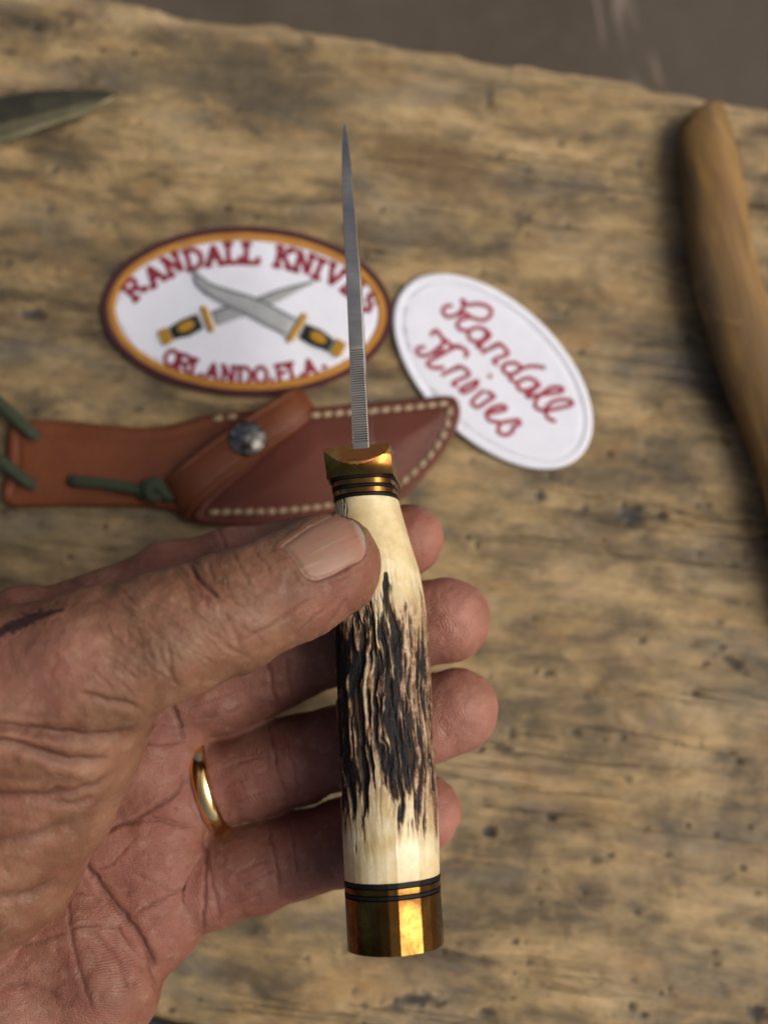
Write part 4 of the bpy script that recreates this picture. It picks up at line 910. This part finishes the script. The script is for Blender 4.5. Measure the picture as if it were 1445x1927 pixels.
def strap():
    pts = [(576, 752, 1.2), (560, 765, 4.6), (530, 786, 6.6), (490, 812, 7.4), (440, 846, 7.6), (395, 880, 8.2), (362, 908, 8.0), (340, 930, 5.6), (330, 944, 2.2), (334, 952, .8)]
    p = resample(spline([T(x, y, h) for x, y, h in pts], 8), 1.2); t = np.gradient(p, axis=0); t /= np.linalg.norm(t, axis=1)[:, None]; V = []
    L = len(p); side = np.array([.55, -.82, 0.0]); side = np.array([T(500, 850)[0] - T(460, 796)[0], T(500, 850)[1] - T(460, 796)[1], 0]); side /= np.linalg.norm(side)
    prof = [(-1, -.9), (-1, .4), (-.94, .85), (-.8, 1), (-.72, .72), (-.62, .98), (.62, .98), (.72, .72), (.8, 1), (.94, .85), (1, .4), (1, -.9)]
    for i in range(L):
        q = i / (L - 1); wd = 5.9 + .7 * q - 1.2 * sstep(.12, 0, q); up = np.cross(t[i], side); up *= np.sign(up[2]) if abs(up[2]) > .05 else (1 if i < L / 2 else np.sign(up @ np.array([-1, -.6, .3])))
        for a, b in prof: V.append(p[i] + side * a * wd + up * b * 1.3)
    m = len(prof); Fl = [(i * m + j, i * m + (j + 1) % m, (i + 1) * m + (j + 1) % m, (i + 1) * m + j) for i in range(L - 1) for j in range(m)] + [tuple(range(m)), tuple((L - 1) * m + j for j in range(m))]
    o = mk('strap', V, Fl, MAT['strap'], sh); bm = bmesh.new(); bm.from_mesh(o.data); bmesh.ops.recalc_face_normals(bm, faces=bm.faces); bm.to_mesh(o.data); bm.free(); sharp(o, 50)
    # snap button
    c = T(466, 826, 8.6); V = []; n = 48; pr = [(5.7, 0), (5.7, .5), (5.5, .9), (4.9, 1.25), (4.6, 1.15), (4.2, 1.3), (3, 1.75), (1.5, 2.0), (.2, 2.05)]
    for r, h in pr:
        for k in range(n):
            a = 2 * math.pi * k / n; V.append(c + np.array([r * math.cos(a), r * math.sin(a), h]))
    Fl = [(i * n + k, i * n + (k + 1) % n, (i + 1) * n + (k + 1) % n, (i + 1) * n + k) for i in range(len(pr) - 1) for k in range(n)] + [tuple((len(pr) - 1) * n + k for k in range(n))]
    mk('snap_button', V, Fl, MAT['snap'], o)
strap()
# stitches: one mesh, copied along the seams
def stitch_mesh():
    me = bpy.data.meshes.new('stitch'); bm = bmesh.new(); bmesh.ops.create_icosphere(bm, subdivisions=2, radius=1)
    for v in bm.verts:
        x, y, z = v.co; e = lambda q: math.copysign(abs(q) ** .62, q); v.co = Vector((e(x) * 1.62 * MM, e(y) * (.88 + .12 * x) * MM, z * .5 * MM))
    for f in bm.faces: f.smooth = True
    bm.to_mesh(me); bm.free(); me.materials.append(MAT['stitch']); return me
SM = stitch_mesh()
def seam(pts, h, n):
    p = np.array(pts, float); l = np.r_[0, np.cumsum(np.hypot(*np.diff(p, axis=0).T))]; s = np.linspace(0, l[-1], n)
    q = np.stack([np.interp(s, l, p[:, 0]), np.interp(s, l, p[:, 1])], -1)
    for i in range(n):
        a, b = q[max(i - 1, 0)], q[min(i + 1, n - 1)]; A, B = T(*a), T(*b); ang = math.atan2(B[1] - A[1], B[0] - A[0]) + math.radians(random.uniform(4, 12))
        o = bpy.data.objects.new('stitch', SM); C.objects.link(o); o.parent = sh; w_ = T(q[i][0], q[i][1], h)
        o.location = w_ * MM - np.array(sh.location); o.rotation_euler = (0, 0, ang)
seam([(410, 787), (436, 784)], 3.6, 2)
seam([(593, 781), (706, 773), (771, 767), (832, 760)], 5.0, 12)
seam([(846, 774), (842, 795), (835, 816), (824, 835), (813, 851), (799, 868), (784, 884), (767, 899), (748, 916), (728, 932)], 5.0, 10)
seam([(402, 964), (520, 962), (580, 956), (640, 947), (700, 938)], 5.0, 15)
def cord(name, pts, r, extra=None):
    p = resample(spline([T(x, y, h) for x, y, h in pts], 8), .8); V, Fl = ribbon_tube(p, np.full(len(p), r) * (1 + .03 * np.sin(np.arange(len(p)) * 2.2)), 14)
    return mk(name, V, Fl, MAT['cord'], sh)
cord('lace', [(-90, 690, 2.2), (-30, 735, 4.0), (10, 768, 5.2), (45, 802, 5.3), (62, 817, 4.0), (70, 825, .8)], 1.95)
cord('lace', [(-90, 815, 2.2), (-30, 848, 4.0), (5, 870, 5.3), (40, 898, 5.4), (55, 909, 4.2), (64, 916, .8)], 1.95)
lc = cord('lace', [(134, 903, .8), (142, 906, 4.2), (165, 907, 5.2), (205, 911, 5.3), (245, 919, 5.2), (270, 923, 5.0), (282, 922, 5.0)], 1.95)
kn = cord('knot', [(272, 935, 4.0), (276, 918, 6.8), (290, 908, 6.9), (304, 917, 6.2), (300, 932, 5.0), (285, 934, 5.8), (280, 918, 7.6), (296, 912, 7.4), (310, 928, 5.2), (322, 938, 3.6)], 1.9)
for x, y in ((67, 822), (60, 913), (137, 905)):   # punched lace holes
    c = T(x, y, 3.1); V = []; n = 24
    for r, z in ((2.6, 0), (2.3, .25), (1.9, .05), (1.6, -.6)):
        for k in range(n): V.append(c + np.array([r * math.cos(2 * math.pi * k / n), r * math.sin(2 * math.pi * k / n), z]))
    mk('eyelet', V, [(i * n + k, i * n + (k + 1) % n, (i + 1) * n + (k + 1) % n, (i + 1) * n + k) for i in range(3) for k in range(n)], MAT['leather'], sh)

# ------------------------------------------------------------------ wooden tool handle at the right
def axe_handle():
    c = np.array([(1320, 226, 46), (1327, 258, 52), (1340, 345, 57.5), (1357, 481, 61), (1384, 585, 64), (1415, 680, 66), (1455, 780, 66), (1500, 890, 68), (1540, 1020, 74), (1600, 1160, 84)], float)
    q = resample(spline(c, 8), 7.0); r = q[:, 2] * .172
    hgt = r * .72
    path = np.array([T(q[i, 0], q[i, 1], hgt[i] - .8) for i in range(len(q))])
    r = r * (1 + .02 * (np.array([vnoise(np.array(i / 6.), np.array(.5), 4) for i in range(len(r))]) - .5))
    V, Fl = ribbon_tube(path, r, 40, .72, caps=False); n = 40
    V = V.reshape(len(path), n, 3)
    # slanted end: nearly flat face cut towards the left
    t0 = path[0] - path[4]; t0 /= np.linalg.norm(t0); s0 = np.cross(t0, (0, 0, 1.))
    rings = []
    for sc, out in ((.97, 1.6), (.86, 2.6), (.6, 3.2), (.25, 3.5)):
        ring_ = path[0] + (V[0] - path[0]) * sc; off = (ring_ - path[0]) @ s0
        rings.append(ring_ + t0 * (out + off[:, None] * .42))
    V[0] = V[0] + t0 * (((V[0] - path[0]) @ s0)[:, None] * .42)
    V[1] = V[1] + t0 * (((V[1] - path[1]) @ s0)[:, None] * .25)
    A = np.vstack([np.array(rings[::-1]), V]); k = len(A); V = A.reshape(-1, 3)
    Fl = [(i * n + j, i * n + (j + 1) % n, (i + 1) * n + (j + 1) % n, (i + 1) * n + j) for i in range(k - 1) for j in range(n)] + [tuple(range(n)), tuple((k - 1) * n + j for j in range(n))]
    o = mk('tool_handle', V, Fl, MAT['hickory'], origin=path[3] * np.array([1, 1, 0]))
    bm = bmesh.new(); bm.from_mesh(o.data); bmesh.ops.recalc_face_normals(bm, faces=bm.faces); bm.to_mesh(o.data); bm.free()
    tag(o, 'curved honey brown wooden tool handle lying along the right side of the board', 'tool handle')
axe_handle()

# ------------------------------------------------------------------ second knife at upper left (only its blade in view)
def knife2():
    k = empty('knife', T(0, 220), 'second knife at upper left, only its bare pointed blade in view', 'knife')
    up = spline([(-260, 232), (-120, 204), (0, 182), (62, 172), (116, 169), (187, 170), (225, 176.5)], 8); rid = spline([(-260, 312), (-120, 276), (0, 243), (62, 227), (124, 209), (165, 197), (225, 176.5)], 8); lo = spline([(-260, 342), (-120, 305), (0, 270), (41, 257), (104, 234), (145, 220), (187, 201), (225, 176.5)], 8)
    n = 60; U, Rg, Lo = [resample(a, np.hypot(*np.diff(a, axis=0).T).sum() / (n - 1))[:n] for a in (up, rid, lo)]; V = []
    m = min(len(U), len(Rg), len(Lo)); q = np.linspace(0, 1, m)
    for i in range(m):
        tk = 1 - q[i] ** 3; hb = 3.0 + 2.4 * (1 - q[i])
        u, r_, l = U[i], Rg[i], Lo[i]; mid = u * .5 + r_ * .5; md2 = u * .15 + r_ * .85
        for p, h in ((u, hb + 1.6 * tk), (mid, hb + 2.1 * tk), (md2, hb + 2.0 * tk), (r_, hb + 1.5 * tk), (r_ * .5 + l * .5, hb + .9 * tk), (l, hb - .1), (mid, hb - 1.6 * tk), (u, hb + .6 * tk)): V.append(T(p[0], p[1], h))
    Fl = [(i * 8 + j, i * 8 + (j + 1) % 8, (i + 1) * 8 + (j + 1) % 8, (i + 1) * 8 + j) for i in range(m - 1) for j in range(8)] + [tuple(range(8)), tuple((m - 1) * 8 + j for j in range(8))]
    o = mk('blade', V, Fl, MAT['dark_steel'], k); bm = bmesh.new(); bm.from_mesh(o.data); bmesh.ops.recalc_face_normals(bm, faces=bm.faces); bm.to_mesh(o.data); bm.free(); sharp(o, 9)
    V, Fl = ribbon_tube(resample(np.array([T(-262, 285, 7), T(-420, 325, 8), T(-640, 380, 8)]), 4), np.interp(np.arange(0, 40), [0, 2, 12, 24, 39], [9, 8.5, 10, 9, 10])[:len(resample(np.array([T(-262, 285, 7), T(-420, 325, 8), T(-640, 380, 8)]), 4))], 20, .75)
    mk('handle', V, Fl, MAT['hickory'], k)
knife2()
# ------------------------------------------------------------------ low black piece at the foot of the picture
o = pillow('black_piece', spline([(238, 1945), (252, 1926), (266, 1914), (285, 1914), (316, 1921), (350, 1929), (420, 1950), (470, 2010), (380, 2080), (270, 2040)], 5, True), .3, lambda d, x, y: 3.0 * np.minimum(1, .4 + d / 12), MAT['matte_dark'], None, 8, 4, origin=T(340, 1980))
tag(o, 'low black piece beside the hand at the bottom edge', 'strap')
